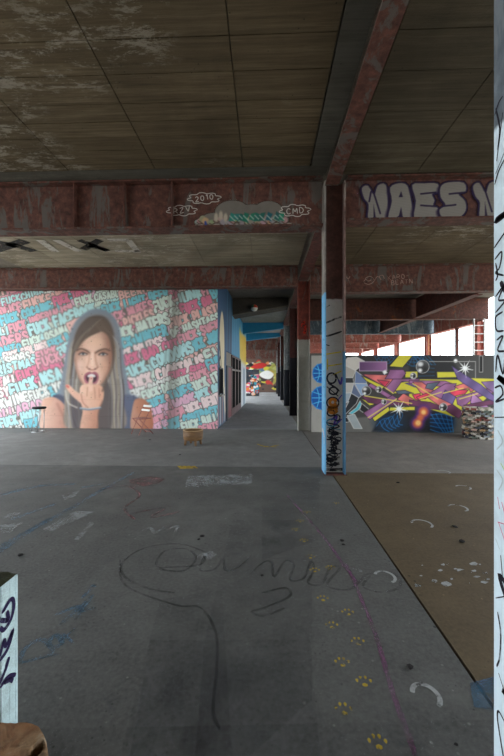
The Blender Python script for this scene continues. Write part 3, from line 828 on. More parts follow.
# hand and forearm
mur.blob(Q((164, 560), (174, 640), (162, 760), (262, 760), (266, 660), (288, 590), (276, 540)), lambda U, V: np.stack([228 - (U - 82) * 2.0, 176 - (U - 82) * 2.6, 150 - (U - 82) * 2.6], -1), 1.0)
mur.blob(Q((156, 524), (166, 488), (204, 476), (250, 480), (290, 492), (304, 526), (296, 582), (266, 620), (204, 624), (164, 594)), lambda U, V: np.stack([240 - (U - 81) * 1.0, 196 - (U - 81) * 1.6, 170 - (U - 81) * 1.7], -1), .9)
mur.blob(Q((70, 486), (92, 484), (130, 520), (164, 540), (196, 560), (196, 618), (164, 596), (118, 558), (84, 518)), (230, 178, 154), .9)
mur.stroke(Q((86, 497), (78, 491)), 1.2, (206, 104, 92), .8)
mur.stroke(smooth_line(Q((222, 512), (222, 474), (226, 446)), 4), 2.1, (238, 192, 168), .9)
mur.ell(*cq(226, 446), 1.2, 1.4, (226, 150, 146), .6)
for (a, b) in (((204, 500), (200, 552)), ((246, 500), (250, 566)), ((274, 508), (276, 560))):
    mur.stroke(Q(a, b), .4, (172, 108, 90), .9, .7)
mur.stroke(smooth_line(Q((166, 540), (176, 590), (206, 620)), 4), .5, (160, 98, 80), 1.0, .6)
mur.stroke(smooth_line(Q((294, 582), (272, 640), (264, 740)), 4), .7, (140, 92, 78), 1.6, .6)
mur.stroke(smooth_line(Q((160, 626), (214, 632), (282, 622)), 4), .95, (112, 128, 146), .6)
mur.stroke(smooth_line(Q((160, 622), (214, 628), (282, 618)), 4), .35, (206, 214, 220), .5)
# dark hair edge against the cheek
mur.stroke(smooth_line(Q((300, 158), (346, 200), (364, 280), (352, 380), (322, 450), (296, 520)), 5), 1.1, (92, 72, 60), 1.8, .7)
mur.soften(40, 154, 306, 428.4, 3)
mur.blob(Q((250, 26), (330, 45), (388, 115), (412, 230), (432, 380), (458, 520), (486, 610), (486, 748), (-70, 748), (-20, 600), (20, 540), (42, 470), (62, 350), (86, 220), (120, 120), (180, 56)), (206, 206, 212), 3, .10)
# formwork tie holes in rows
for r in range(8):
    for q in range(26):
        mur.ell(-18 + q * 9.2, 296 + r * 16.4 + 3.5 * math.sin(q * 1.7 + r), .42, .42, (60, 55, 50), .5, .45)
PU, PV = 0.0315, 0.0312
rows = [291, 301, 317.6, 334.2, 350.6, 367.2, 384, 400, 416, 428.4]
mur.mesh('wall_course', lambda U, V: (-8.307 + PU * U, WY - 0.002, (428.5 - V) * PV), wall_mural, M['mural'], (0, -1, 0), rows, 0.02, 0.03)

# ------------------------------------------------------------------ angular graffiti on the low wall
g = Canvas(311.3, 560, 355.2, 432.2, 0.56, (64, 62, 60))
def A(*p): return [(335 + x / 5.93, 345 + y / 5.93) for x, y in p]
def R2(*p): return [(410 + x / 5.6, 345 + y / 5.6) for x, y in p]
def out(pts, col=(205, 205, 205), r=.28): g.stroke(pts + pts[:1], r, col)
g.poly([(311, 350), (343.6, 350), (343.6, 434), (311, 434)], (156, 153, 146))
g.poly(A((50, 60), (504, 60), (504, 110), (330, 140), (50, 160)), (44, 43, 44), 2)
g.poly(A((50, 440), (240, 420), (300, 520), (50, 520)), (98, 96, 92), 2)
g.poly(A((225, 512), (262, 440), (310, 395), (520, 385), (860, 400), (800, 512)), (22, 24, 30), 3)
g.poly(R2((0, 50), (300, 50), (360, 190), (0, 190)), (34, 34, 36), 3)
g.poly(R2((230, 60), (490, 60), (490, 190), (300, 190)), (66, 65, 64), 4)
g.poly(R2((250, 400), (330, 370), (340, 500), (230, 500)), (84, 82, 78), 3)
# blue webs
for cx, cy, sgn in ((300, 50, 1), (470, 60, -1)):
    for k in range(6):
        a = k * .5
        g.stroke(A((cx, cy), (cx + 60 * math.cos(a), cy + 60 * math.sin(a))), .3, (28, 96, 150), .8, .8)
    for rr in (25, 45, 62):
        g.stroke(A(*[(cx + rr * math.cos(t * .3), cy + rr * math.sin(t * .3)) for t in range(11)]), .3, (28, 96, 150), .8, .8)
g.ell(*A((330, 460))[0], 15, 9, (16, 48, 78), 8, .7)
for k in range(5):
    g.stroke(smooth_line(A((270 + k * 26, 450 - k * 8), (290 + k * 24, 490 - k * 6), (325 + k * 20, 512 - k * 10)), 4), .35, (30, 116, 176), .8, .9)
    g.stroke(smooth_line(A((250 + k * 30, 480), (285 + k * 30, 440 - k * 6), (330 + k * 14, 430 - k * 10)), 4), .3, (30, 116, 176), .8, .8)
g.ell(*R2((185, 430))[0], 12, 10, (14, 52, 96), 6, .8)
for k in range(5):
    g.stroke(smooth_line(R2((120 + k * 28, 382), (150 + k * 22, 430), (190 + k * 14, 485)), 4), .35, (34, 128, 196), .8, .9)
    g.stroke(smooth_line(R2((118, 390 + k * 20), (180, 384 + k * 26), (240, 400 + k * 20)), 4), .35, (34, 128, 196), .8, .9)
for k in range(5):
    g.stroke(R2((20 + k * 20, 55), (60 + k * 22, 110)), .3, (34, 110, 160), .8, .8)
    g.stroke(R2((10, 62 + k * 28), (140, 90 + k * 20)), .3, (34, 110, 160), .8, .6)
# faceted grey head on the left
head = [(((50, 120), (75, 75), (130, 68), (180, 95), (150, 130), (125, 150), (75, 125)), (196, 190, 182)),
        (((50, 120), (75, 125), (125, 150), (110, 192), (50, 192)), (166, 160, 152)), (((50, 192), (110, 192), (115, 225), (50, 225)), (52, 52, 54)),
        (((50, 225), (115, 225), (100, 282), (50, 285)), (178, 174, 168)), (((50, 285), (100, 282), (85, 335), (50, 345)), (148, 160, 170)),
        (((100, 285), (145, 310), (130, 345), (60, 415), (50, 410)), (38, 40, 44)), (((50, 345), (85, 335), (50, 402)), (118, 118, 118)),
        (((125, 150), (185, 195), (192, 228), (120, 226)), (104, 122, 158)), (((120, 226), (192, 228), (215, 268), (160, 300)), (140, 164, 196)), (((115, 226), (160, 300), (145, 312), (100, 284)), (92, 104, 132)),
        (((152, 330), (162, 350), (145, 382), (105, 410), (85, 405), (130, 370)), (84, 176, 190)), (((75, 418), (120, 410), (165, 495), (115, 495)), (150, 158, 160)), (((50, 430), (75, 428), (88, 455), (50, 460)), (26, 26, 28)),
        (((162, 345), (205, 380), (180, 405), (150, 385)), (30, 30, 34))]
for pts, c in head:
    P = A(*pts); g.poly(P, c); out(P, (208, 206, 202), .25)
# lettering back plates in yellow
for pts in (((385, 58), (468, 58), (405, 132), (326, 125)), ((370, 225), (440, 212), (510, 262), (470, 288), (352, 286)), ((225, 432), (320, 362), (332, 386), (240, 452)), ((150, 312), (245, 350), (210, 358)),
            ((330, 368), (474, 364), (474, 384), (326, 390)), ((420, 155), (495, 155), (495, 192), (420, 192)), ((160, 180), (300, 245), (280, 262), (190, 212))):
    g.poly(A(*pts), (208, 198, 62)); out(A(*pts), (40, 38, 40), .3)
for pts in (((0, 150), (45, 148), (40, 168), (0, 172)), ((155, 150), (270, 150), (268, 178), (158, 181)), ((336, 184), (474, 188), (474, 200), (336, 200)), ((0, 190), (470, 196), (470, 260), (330, 380), (250, 400), (0, 318)), ((0, 345), (30, 345), (30, 362), (0, 362)), ((280, 345), (350, 350), (310, 405), (280, 380))):
    g.poly(R2(*pts), (208, 200, 60), .8)
mauve = (150, 98, 142); plum = (104, 52, 84); salm = (212, 112, 108); red = (222, 66, 92); violet = (108, 88, 140)
g.poly(A((148, 98), (312, 98), (312, 152), (148, 152)), lambda U, V: np.stack([92 + (U - 360) * 2.2, 62 + (U - 360) * 1.6, 100 + (U - 360) * 1.8], -1)); out(A((148, 98), (312, 98), (312, 152), (148, 152)), (190, 170, 190), .3)
bands = [(A, ((165, 172), (395, 178), (395, 196), (328, 248), (300, 246)), salm), (A, ((255, 205), (328, 214), (300, 246)), red),
         (A, ((330, 145), (410, 145), (425, 165), (400, 200), (300, 200), (320, 170)), mauve), (A, ((350, 200), (504, 200), (504, 215), (400, 215), (350, 285), (300, 260)), mauve),
         (A, ((160, 300), (300, 320), (504, 330), (504, 352), (300, 358), (200, 340)), plum), (A, ((215, 225), (375, 318), (355, 336), (200, 240)), mauve),
         (A, ((172, 402), (345, 296), (378, 320), (210, 442)), mauve), (A, ((410, 284), (474, 322), (445, 360), (374, 320)), salm), (A, ((462, 292), (510, 285), (510, 328), (480, 320)), red),
         (A, ((420, 225), (504, 215), (504, 255), (470, 245)), violet), (A, ((360, 270), (420, 266), (470, 285), (380, 290)), (84, 96, 112)),
         (R2, ((0, 196), (200, 200), (240, 214), (200, 232), (60, 222), (0, 214)), mauve), (R2, ((20, 205), (70, 205), (300, 372), (276, 408), (240, 390), (60, 262)), salm), (R2, ((240, 330), (300, 372), (276, 408), (180, 350)), plum),
         (R2, ((0, 305), (120, 318), (180, 345), (170, 362), (0, 335)), plum), (R2, ((100, 215), (170, 205), (130, 250), (90, 240)), (92, 104, 120)), (R2, ((110, 270), (200, 215), (262, 214), (250, 262), (180, 300)), mauve),
         (R2, ((40, 290), (110, 262), (120, 276), (90, 300), (50, 302)), red), (R2, ((230, 252), (330, 248), (310, 272), (260, 282), (250, 300), (225, 280)), red), (R2, ((250, 230), (330, 205), (380, 240), (340, 262), (330, 240), (280, 250)), salm),
         (R2, ((200, 250), (260, 290), (240, 330), (180, 300)), violet), (R2, ((262, 290), (470, 232), (470, 262), (350, 300), (300, 345), (268, 330)), mauve), (R2, ((350, 262), (450, 352), (440, 362), (340, 322)), (168, 120, 168)),
         (R2, ((300, 335), (480, 300), (480, 328), (350, 345)), plum),
         (R2, ((238, 118), (300, 160), (400, 222), (480, 290), (480, 318), (440, 300), (300, 212), (270, 190)), violet), (R2, ((400, 205), (480, 200), (480, 270), (430, 240)), (132, 104, 150))]
for f_, pts, c in bands:
    P = f_(*pts)
    g.poly(P, (lambda c: (lambda U, V: np.array(c, float) * (0.88 + 0.2 * (0.5 + 0.5 * np.sin(U * .35 + V * .22)))[..., None]))(c)); out(P, (70, 40, 62) if c != violet else (60, 50, 92), .32)
for f_, p, q in ((R2, (60, 300), (180, 262)), (R2, (20, 215), (160, 300)), (R2, (190, 268), (300, 240)), (A, (200, 430), (370, 318)), (A, (300, 250), (350, 285)), (R2, (280, 300), (380, 270)), (A, (180, 300), (460, 345))):
    g.stroke(f_(p, q), .45, (226, 208, 92), .6)
# chrome balls and stars
def ball(c, r):
    g.ell(c[0], c[1], r + .5, r + .5, (190, 190, 190)); g.ell(c[0], c[1], r, r, lambda U, V: np.stack([np.clip(30 + 34 * np.hypot(U - c[0] - .4 * r, V - c[1] - .4 * r) / r * 1.4, 20, 150)] * 3, -1))
    g.ell(c[0] - .35 * r, c[1] - .4 * r, .42 * r, .36 * r, (215, 215, 215), .3 * r)
    g.ell(c[0] - .4 * r, c[1] + .6 * r, .3 * r, .3 * r, (230, 230, 230), .3 * r)
ball(A((190, 270))[0], 4.4); ball(A((265, 262))[0], 2.8); ball(A((470, 182))[0], 2.8); ball(R2((75, 120))[0], 6.2); ball(R2((190, 345))[0], 3.6); ball(R2((22, 170))[0], 2.6); ball(A((295, 335))[0], 2.3)
def star(c, r, n=8):
    for k in range(n):
        a = k * 2 * math.pi / n + .2; l = r * (1 if k % 2 == 0 else .62)
        g.poly([(c[0] + l * math.cos(a), c[1] + l * math.sin(a)), (c[0] + .9 * math.cos(a + 1.57), c[1] + .9 * math.sin(a + 1.57)), (c[0] - .9 * math.cos(a + 1.57), c[1] - .9 * math.sin(a + 1.57))], (226, 228, 226), .5)
    g.ell(c[0], c[1], 1.8, 1.8, (240, 240, 240), 1.4)
star(A((385, 378))[0], 9.5, 10); star(R2((310, 130))[0], 9.5, 10); star(A((300, 160))[0], 3); star(R2((258, 88))[0], 1.6)
for P in (R2((112, 92), (368, 92), (368, 182)), R2((390, 60), (408, 60), (408, 150), (390, 150), (390, 60))): g.stroke(P, .3, (170, 168, 164))
g.poly(R2((392, 62), (406, 62), (406, 148), (392, 148)), (20, 20, 20))
# glowing spray cloud
for (x, y, r) in ((80, 372, 7.5), (62, 405, 5.5), (46, 436, 7.0)):
    g.ell(*R2((x, y))[0], r, r, (92, 40, 120), 4, .8)
for (x, y, r) in ((80, 372, 4.6), (62, 405, 3.2), (46, 436, 4.4)):
    g.ell(*R2((x, y))[0], r, r, (226, 110, 60), 3, .9)
for (x, y, r) in ((80, 374, 2.2), (50, 434, 2.6)):
    g.ell(*R2((x, y))[0], r, r, (250, 206, 120), 2, .9)
# blue wire globes left of the column
for cx, cy, r in ((322.4, 373.0, 9.6), (322.8, 397.8, 11.6)):
    g.ell(cx, cy, r, r, (24, 84, 158), .8)
    for k in (-.6, 0, .6):
        g.stroke(smooth_line([(cx - r * .95, cy + k * r * .9), (cx, cy + k * r * .5), (cx + r * .95, cy + k * r * .9)], 4), .38, (90, 190, 236), .5)
        g.stroke(smooth_line([(cx + k * r * .9, cy - r * .95), (cx + k * r * .5, cy), (cx + k * r * .9, cy + r * .95)], 4), .38, (90, 190, 236), .5)
    g.stroke([(cx + r * math.cos(t * .3), cy + r * math.sin(t * .3)) for t in range(22)], .5, (30, 120, 200), .6)
# the design goes on past the picture edge in the same manner
for k in range(4):
    P = [(500 + 14 * k, 380 + 4 * k), (520 + 14 * k, 372), (512 + 14 * k, 412), (496 + 14 * k, 420)]
    g.poly(P, (mauve, salm, violet, plum)[k]); out(P, (60, 40, 60))
g.mesh('painted_face', lambda U, V: (1.334 + 0.02835 * (U - 311), 10.498, (432.3 - V) * 0.0288), wall_right, M['graf'], (0, -1, 0), None, 0.02)

# ------------------------------------------------------------------ corridor side wall paint (metres: u along the corridor, v downwards)
k1 = Canvas(11.0, 13.05, -4.86, 0, 0.03, (38, 74, 110))
k1.poly([(11, -1.3), (13.1, -1.3), (13.1, 0), (11, 0)], (70, 86, 104), .3)
k1.ell(12.0, -2.65, .55, 1.15, (206, 194, 160), .05)
k1.poly([(11.7, -2.0), (12.5, -2.0), (12.6, -1.2), (12.9, -.4), (12.7, -.2), (12.3, -1.0)], (206, 194, 160), .08)
for k in range(8):
    k1.stroke([(11.1 + k * .25, -1.2), (11.2 + k * .22, -.1)], .05, [(190, 110, 110), (60, 90, 120), (220, 220, 220), (70, 60, 60)][k % 4], .06, .8)
k1.stroke(smooth_line([(11.4, -2.6), (11.7, -2.3), (11.3, -2.1), (11.8, -1.9), (11.5, -2.7)], 4), .05, (24, 24, 30))
k1.mesh('painted_face', lambda U, V: (cwx(U), U, -V), wall_corr, M['graf'], (1, 0, 0), None, 0.01)
k2 = Canvas(13.05, 18.6, -4.86, -2.53, 0.05, (62, 134, 174))
k2.poly([(13.0, -5), (14.9, -5), (14.7, -2.4), (13.0, -2.4)], (40, 72, 104), .2)
k2.poly([(17.9, -3.9), (18.7, -4.2), (18.7, -2.5), (18.2, -2.5)], (220, 188, 70), .4)
for k in range(7):
    k2.stroke([(13.4 + k * .8, -4.7), (13.2 + k * .8, -2.6)], .12, (120, 178, 200), .2, .35)
k2.mesh('painted_face', lambda U, V: (cwx(U), U, -V), wall_corr, M['graf'], (1, 0, 0), None, 0.01)
k3 = Canvas(18.6, 22.2, -4.86, 0, 0.06, (196, 204, 210))
k3.poly([(18, -5), (22.5, -5), (22.5, -4.0), (18, -3.9)], (74, 150, 190), .2)
k3.poly([(18, -3.9), (22.5, -4.0), (22.5, -2.3), (18, -2.5)], (222, 190, 66), .3)
k3.poly([(20.2, -2.1), (21.2, -2.1), (21.2, 0), (20.2, 0)], (120, 140, 160), .1)
k3.mesh('painted_face', lambda U, V: (cwx(U), U, -V), wall_corr, M['graf'], (1, 0, 0), None, 0.01)
# far end wall
k4 = Canvas(-3.0, 3.4, -4.7, 0, 0.06, (96, 76, 68))
rr = random.Random(3)
pal = [(190, 60, 54), (226, 226, 222), (206, 196, 70), (60, 54, 52), (140, 160, 110), (90, 120, 150), (222, 140, 90), (30, 30, 32)]
for k in range(150):
    x, y = rr.uniform(-3, 3.2), rr.uniform(-3.4, -.2); r = rr.uniform(.12, .42)
    k4.blob([(x + r * rr.uniform(.4, 1.2) * math.cos(a), y + .6 * r * rr.uniform(.4, 1.2) * math.sin(a)) for a in (0, 1, 2, 3, 4, 5)], pal[k % 8], .06)
k4.blob([(.2, -2.2), (.9, -3.0), (1.3, -2.4), (1.2, -1.2), (.8, -.8), (.9, -1.7)], (176, 178, 84), .08, .8)
k4.blob([(-.6, -1.9), (.2, -2.3), (.9, -1.9), (.5, -1.4), (-.2, -1.5)], (228, 228, 226), .06)
k4.blob([(-1.5, -2.6), (-.6, -3.1), (.2, -2.9), (-.4, -2.5)], (190, 50, 48), .06)
k4.mesh('painted_face', lambda U, V: (U, 37.998, -V), wall_end, M['graf'], (0, -1, 0), None, 0.01)

# ------------------------------------------------------------------ graffiti on the steel beams (metres on the web, u = x, v = -z)
b1 = Canvas(-1.75, 0.85, -4.84, -4.10, 0.011, (150, 140, 132), 0.0)
for cx, cz, rx, rz in ((-.55, 4.36, .30, .20), (-.22, 4.34, .30, .15), (.05, 4.35, .26, .19), (-.85, 4.26, .22, .10), (.28, 4.22, .12, .08)):
    b1.ell(cx, -cz, rx, rz, (128, 122, 116), .03, .85)
b1.stroke([(-1.15, -4.135), (.42, -4.135)], .035, (170, 160, 150), .02)
gr = random.Random(9)
for k in range(30):
    x = -1.14 + k * .051 + gr.uniform(-.015, .015); z = 4.20 + gr.uniform(-.03, .05); r_ = gr.uniform(.04, .07)
    b1.ell(x, -z, r_ * gr.uniform(.7, 1.1), r_, (150 + gr.randrange(50), 140 + gr.randrange(44), 122 + gr.randrange(44)), .02)
    b1.stroke([(x - r_, -z + .02), (x, -z + r_), (x + r_, -z + .02)], .010, (92, 76, 66), None, .8)
for x in (-.56, -.48, -.40, -.33, -.22, -.14, -.06, .06, .20, .27):
    b1.poly([(x - .05, -4.20 - gr.uniform(0, .05)), (x - .01, -4.33 - gr.uniform(0, .05)), (x + .07, -4.30 - gr.uniform(0, .05)), (x + .03, -4.24), (x + .06, -4.17 - gr.uniform(0, .04))], (30 + gr.randrange(24), 100 + gr.randrange(40), 96 + gr.randrange(34)), .015)
    b1.stroke([(x - .03, -4.30), (x + .05, -4.22)], .008, (200, 214, 206), None, .8)
for x, z in ((-.82, 4.28), (-.74, 4.31), (-.66, 4.27)): b1.ell(x, -z, .035, .075, (190, 178, 160), .02)
b1.stroke([(-1.0, -4.2), (-.98, -4.10)], .02, (60, 80, 150))
b1.mesh('graffiti_piece', lambda U, V: (U, B1Y - 0.018, -V), None, M['graf_cut'], (0, -1, 0), None, 0.0)[0]
def fix_parent(o, p):
    o.parent = p; o.matrix_parent_inverse.identity(); o.location = tuple(-x for x in p.location)
ob = [o for o in bpy.data.objects if o.name.startswith('graffiti_piece')][0]
fix_parent(ob, beam1L)
b2 = Canvas(1.42, 5.0, -4.82, -4.18, 0.011, (60, 40, 70), 0.0)
silver = lambda U, V: np.stack([146 + 9 * np.sin(V * 240 + U * 20)] * 3, -1) * np.array([1, .97, .94])
dk = (44, 32, 66)
def block(pts, cuts):
    b2.blob([(x - .05, -z + .02) for x, z in pts], dk, .05, 1, 3)
    P = [(x, -z) for x, z in pts]
    b2.stroke(smooth_line(P, 3, True), .032, dk)
    b2.blob(P, silver, .012, 1, 3)
    for c_ in cuts:
        if len(c_) == 2: b2.stroke([(x, -z) for x, z in c_], .014, dk)
        else: b2.poly([(x, -z) for x, z in c_], dk)
block([(1.60, 4.72), (1.70, 4.76), (1.80, 4.60), (1.86, 4.76), (1.99, 4.77), (2.02, 4.5), (2.0, 4.23), (1.90, 4.22), (1.80, 4.24), (1.70, 4.22), (1.71, 4.45), (1.64, 4.55)], [((1.79, 4.22), (1.83, 4.22), (1.79, 4.46)), ((1.80, 4.62), (1.90, 4.30)), ((1.72, 4.5), (1.75, 4.66))])
block([(2.06, 4.72), (2.20, 4.79), (2.34, 4.75), (2.40, 4.5), (2.43, 4.24), (2.30, 4.21), (2.24, 4.27), (2.12, 4.21), (2.03, 4.24), (2.09, 4.5)], [((2.19, 4.21), (2.27, 4.21), (2.24, 4.40)), ((2.20, 4.56), (2.27, 4.56), (2.24, 4.66))])
block([(2.42, 4.76), (2.62, 4.78), (2.83, 4.77), (2.84, 4.64), (2.74, 4.60), (2.78, 4.50), (2.76, 4.42), (2.84, 4.36), (2.83, 4.22), (2.62, 4.21), (2.45, 4.23), (2.48, 4.5)], [((2.80, 4.63), (2.56, 4.61)), ((2.80, 4.40), (2.56, 4.42))])
block([(2.88, 4.72), (3.0, 4.79), (3.25, 4.78), (3.28, 4.64), (3.16, 4.60), (3.27, 4.48), (3.28, 4.32), (3.16, 4.21), (2.92, 4.21), (2.86, 4.34), (2.96, 4.42), (2.88, 4.55)], [((3.26, 4.62), (3.02, 4.60)), ((2.90, 4.40), (3.12, 4.42))])
block([(3.40, 4.72), (3.50, 4.77), (3.60, 4.60), (3.66, 4.76), (3.80, 4.77), (3.82, 4.5), (3.80, 4.23), (3.70, 4.22), (3.60, 4.24), (3.50, 4.22), (3.51, 4.45), (3.44, 4.55)], [((3.59, 4.22), (3.63, 4.22), (3.59, 4.46)), ((3.60, 4.62), (3.70, 4.30))])
block([(3.86, 4.72), (4.00, 4.79), (4.14, 4.75), (4.20, 4.5), (4.23, 4.24), (4.10, 4.21), (4.04, 4.27), (3.92, 4.21), (3.83, 4.24), (3.89, 4.5)], [((3.99, 4.21), (4.07, 4.21), (4.04, 4.40))])
o2 = b2.mesh('silver_letters', lambda U, V: (U, B1Y - 0.018, -V), None, M['graf_cut'], (0, -1, 0), None, 0.0)[0]
fix_parent(o2, beam1R)

def wall_place(y): return lambda p: (p[0], y, p[1])
def tag_on(parent, name, lines, w_, y, mat, sm=5):
    o = strokes(name, lines, w_, wall_place(y), mat, None, sm); fix_parent(o, parent); return o
def words_m(text, x0, z0, x1, z1, h):
    return [[(p[0], -p[1]) for p in l] for l in word_strokes(text, x0, -z0, x1, -z1, h)]
def cloud(cx, cz, rx, rz, n=8):
    pts = []
    for k in range(n * 6 + 1):
        a = 2 * math.pi * k / (n * 6); b = .88 + .34 * abs(math.sin(a * n / 2 + .8))
        pts.append((cx + rx * b * math.cos(a), cz + rz * b * math.sin(a)))
    return [pts]
yb = B1Y - 0.02
for cx, cz, rx, rz, tx in ((-1.02, 4.60, .24, .08, '2010'), (-1.40, 4.40, .22, .075, 'RZV'), (.50, 4.37, .22, .085, 'CMD')):
    tag_on(beam1L, 'cloud_tag', cloud(cx, cz, rx, rz), .014, yb, M['white_line'], 1)
    tag_on(beam1L, 'tag_lettering', words_m(tx, cx - rx * .62, cz - .015, cx + rx * .62, cz + (.03 if tx != 'CMD' else 0), rz * 1.05), .014, yb, M['white_line'])
y2 = B2Y - 0.02
tag_on(beam2R, 'chalk_tag', words_m('NY', 2.2, 4.48, 2.5, 4.50, .14) + words_m('KARO-', 3.6, 4.50, 4.2, 4.56, .13) + words_m('BEATN', 3.7, 4.36, 4.3, 4.40, .12), .018, y2, M['pale_line'])
tag_on(beam2R, 'chalk_tag', [[(2.95, 4.48), (2.9, 4.38), (3.05, 4.32), (3.2, 4.42), (3.1, 4.55), (2.95, 4.5), (3.02, 4.42), (3.12, 4.45)], [(3.2, 4.42), (3.3, 4.55), (3.4, 4.45), (3.35, 4.55), (3.45, 4.58), (3.5, 4.46)]], .018, y2, M['pale_line'])
# black and white letters sprayed on the soffit between the two beams
def ceil_place(p): return (p[0], p[1], CZ - 0.012)
def soffit_letter(lines, w_, mat): return strokes('soffit_lettering', lines, w_, ceil_place, mat, ceiling, 1)
M['wash'] = paint_mat('faded_white_emulsion', (190, 184, 174), 0.25); M['wash_k'] = paint_mat('faded_black_emulsion', (36, 34, 32), 0.25)
def cp(x, y):
    return fl(x / 2, 170 + y / 2, CZ)
soffit_letter([[cp(-10, 160), cp(50, 141)], [cp(-6, 143), cp(34, 152)], [cp(20, 146), cp(68, 162)]], .5, M['wash_k'])
soffit_letter([[cp(80, 139), cp(112, 163)], [cp(112, 139), cp(158, 162)]], .36, M['wash'])
soffit_letter([[cp(166, 158), cp(200, 139)], [cp(158, 139), cp(216, 161)], [cp(176, 150), cp(214, 160)]], .36, M['wash_k'])
soffit_letter([[cp(216, 139), cp(258, 139)], [cp(256, 139), cp(276, 163)], [cp(230, 161), cp(280, 162)]], .32, M['wash'])

# ------------------------------------------------------------------ tags on the columns
def on_x(x): return lambda p: (x, p[0], p[1])
def rand_tag(rng, u0, u1, v0, v1, n):
    pts = []
    for k in range(n):
        t = k / (n - 1)
        pts.append((u0 + (u1 - u0) * (0.5 + 0.5 * math.sin(k * 2.4 + rng.uniform(-.7, .7))), v0 + (v1 - v0) * t + rng.uniform(-.12, .12) * abs(v1 - v0)))
    return pts
tr = random.Random(11)
def side_tag(name, lines, w_, mat, parent, x, sm=5):
    o = strokes(name, lines, w_, on_x(x), mat, None, sm); fix_parent(o, parent); return o
M['pink_ink'] = paint_mat('pink_marker', (206, 60, 110), .1); M['green_ink'] = paint_mat('lime_marker', (170, 200, 60), .1); M['grey_ink'] = paint_mat('pale_grey_marker', (180, 192, 196), .2)
xn = 0.9488
def nt(*p): return [(1.53 - (px - 494) * .0063, 1.6 + (377 - py) * .00408) for px, py in p]     # u along the flange, height from the eye line
tags = [[(495, 112), (499, 104), (503, 102)], [(496, 106), (500, 130), (498, 150)], [(503, 118), (497, 160)], [(495, 182), (499, 172), (505, 165)], [(496, 172), (505, 158)],
        [(494.5, 246), (500, 241), (506, 236)], [(496, 262), (498, 275), (496, 280)], [(495, 258), (502, 254), (500, 268), (496, 272), (504, 278)], [(496, 296), (504, 288), (499, 300), (505, 303), (496, 312)],
        [(503, 313), (496, 317), (497, 330), (504, 332)], [(497, 340), (503, 337), (498, 350), (505, 352)], [(496, 372), (498, 355), (503, 374), (505, 358)], [(495, 388), (501, 386), (503, 394), (496, 402), (505, 398)], [(495, 418), (505, 416)],
        [(501, 553), (503, 575)], [(496, 600), (505, 590)], [(498, 612), (501, 630), (500, 655), (497, 668)], [(499, 672), (505, 684)], [(505, 712), (499, 710), (498, 720), (503, 745), (505, 752)]]
side_tag('black_tag', [nt(*t_) for t_ in tags], .0085, M['ink'], col_near, xn)
more_tags = [[(1.20 + .3 * tr.random(), z + .1 * tr.random()) for _ in range(5)] for z in (0.3, 0.7, 1.1, 1.5, 1.9, 2.2)]
side_tag('black_tag', more_tags, .022, M['ink'], col_near, xn)
side_tag('pink_tag', [nt((498, 497), (500, 508)), nt((502, 500), (505, 510)), nt((498, 522), (505, 520)), nt((499, 522), (505, 536))], .006, M['pink_ink'], col_near, xn)
side_tag('lime_tag', [nt((501, 462), (505, 468))], .006, M['green_ink'], col_near, xn)
side_tag('faint_tag', [nt((498, 430), (503, 440), (497, 450)), nt((497, 470), (503, 478), (499, 490)), nt((496, 540), (500, 548))], .006, M['grey_ink'], col_near, xn)
# web of the central column
M['yellow_ink'] = paint_mat('yellow_spray', (206, 178, 40), .3); M['violet_ink'] = paint_mat('violet_marker', (84, 58, 150), .15); M['orange_ink'] = paint_mat('orange_spray', (190, 110, 30), .25); M['teal_ink'] = paint_mat('teal_marker', (50, 120, 140), .2)
yw = 6.06 - 0.0125
def web_tag(name, lines, w_, mat, sm=4): return tag_on(col1, name, lines, w_, yw, mat, sm)
def ring(cx, cz, rx, rz): return [(cx + rx * math.cos(t * .52), cz + rz * math.sin(t * .52)) for t in range(13)]
web_tag('black_tag', [[(1.02, 2.76), (1.08, 2.80)], [(1.0, 2.5), (1.06, 2.52), (1.2, 2.58), (1.28, 2.6)], [(1.0, 2.28), (1.1, 2.30), (1.28, 2.36)], [(1.02, 2.14), (1.08, 2.12)]], .03, M['ink_worn'])
web_tag('yellow_spray', [[(1.02, 1.98), (1.27, 2.02)], [(1.03, 1.78), (1.28, 1.82)], [(1.04, 1.9), (1.04, 1.72)], [(1.1, 1.62), (1.27, 1.70)]], .035, M['yellow_ink'])
web_tag('black_tag', [ring(1.11, 1.58, .075, .085), [(1.05, 1.50), (1.18, 1.42), (1.24, 1.36)], ring(1.14, 1.37, .07, .06), [(1.03, 1.44), (1.22, 1.28)], [(1.18, 1.66), (1.24, 1.5)]], .028, M['ink'])
web_tag('violet_tag', [[(1.22, 1.56), (1.26, 1.48), (1.28, 1.6)], [(1.1, .88), (1.2, .95), (1.15, .80), (1.28, .9)], [(1.2, 1.2), (1.28, 1.3)]], .03, M['violet_ink'])
web_tag('orange_face', [ring(1.13, 1.18, .05, .05), [(1.05, 1.12), (1.13, 1.05), (1.22, 1.14)], ring(1.13, 1.05, .07, .05)], .05, M['orange_ink'])
web_tag('black_tag', [ring(1.13, 1.17, .10, .09), ring(1.10, 1.0, .06, .05), ring(1.20, .92, .05, .05), [(1.02, .84), (1.24, .78), (1.04, .70), (1.27, .66)]], .024, M['ink'])
web_tag('teal_tag', [ring(1.12, .84, .09, .06), [(1.04, .76), (1.26, .72)]], .022, M['teal_ink'])
for k in range(12):
    z = .10 + k * .052
    u_ = tr.uniform(1.0, 1.10)
    web_tag('black_tag', [rand_tag(tr, u_, u_ + tr.uniform(.10, .17), z, z + tr.uniform(.08, .16), 6), ring(tr.uniform(1.04, 1.24), z + .05, tr.uniform(.02, .05), tr.uniform(.02, .05))], .017, M['ink'])
web_tag('black_stain', [[(1.0, .05), (1.29, .06)], [(1.02, .12), (1.24, .16)], [(1.1, .2), (1.25, .26)]], .09, M['ink_worn'], 1)
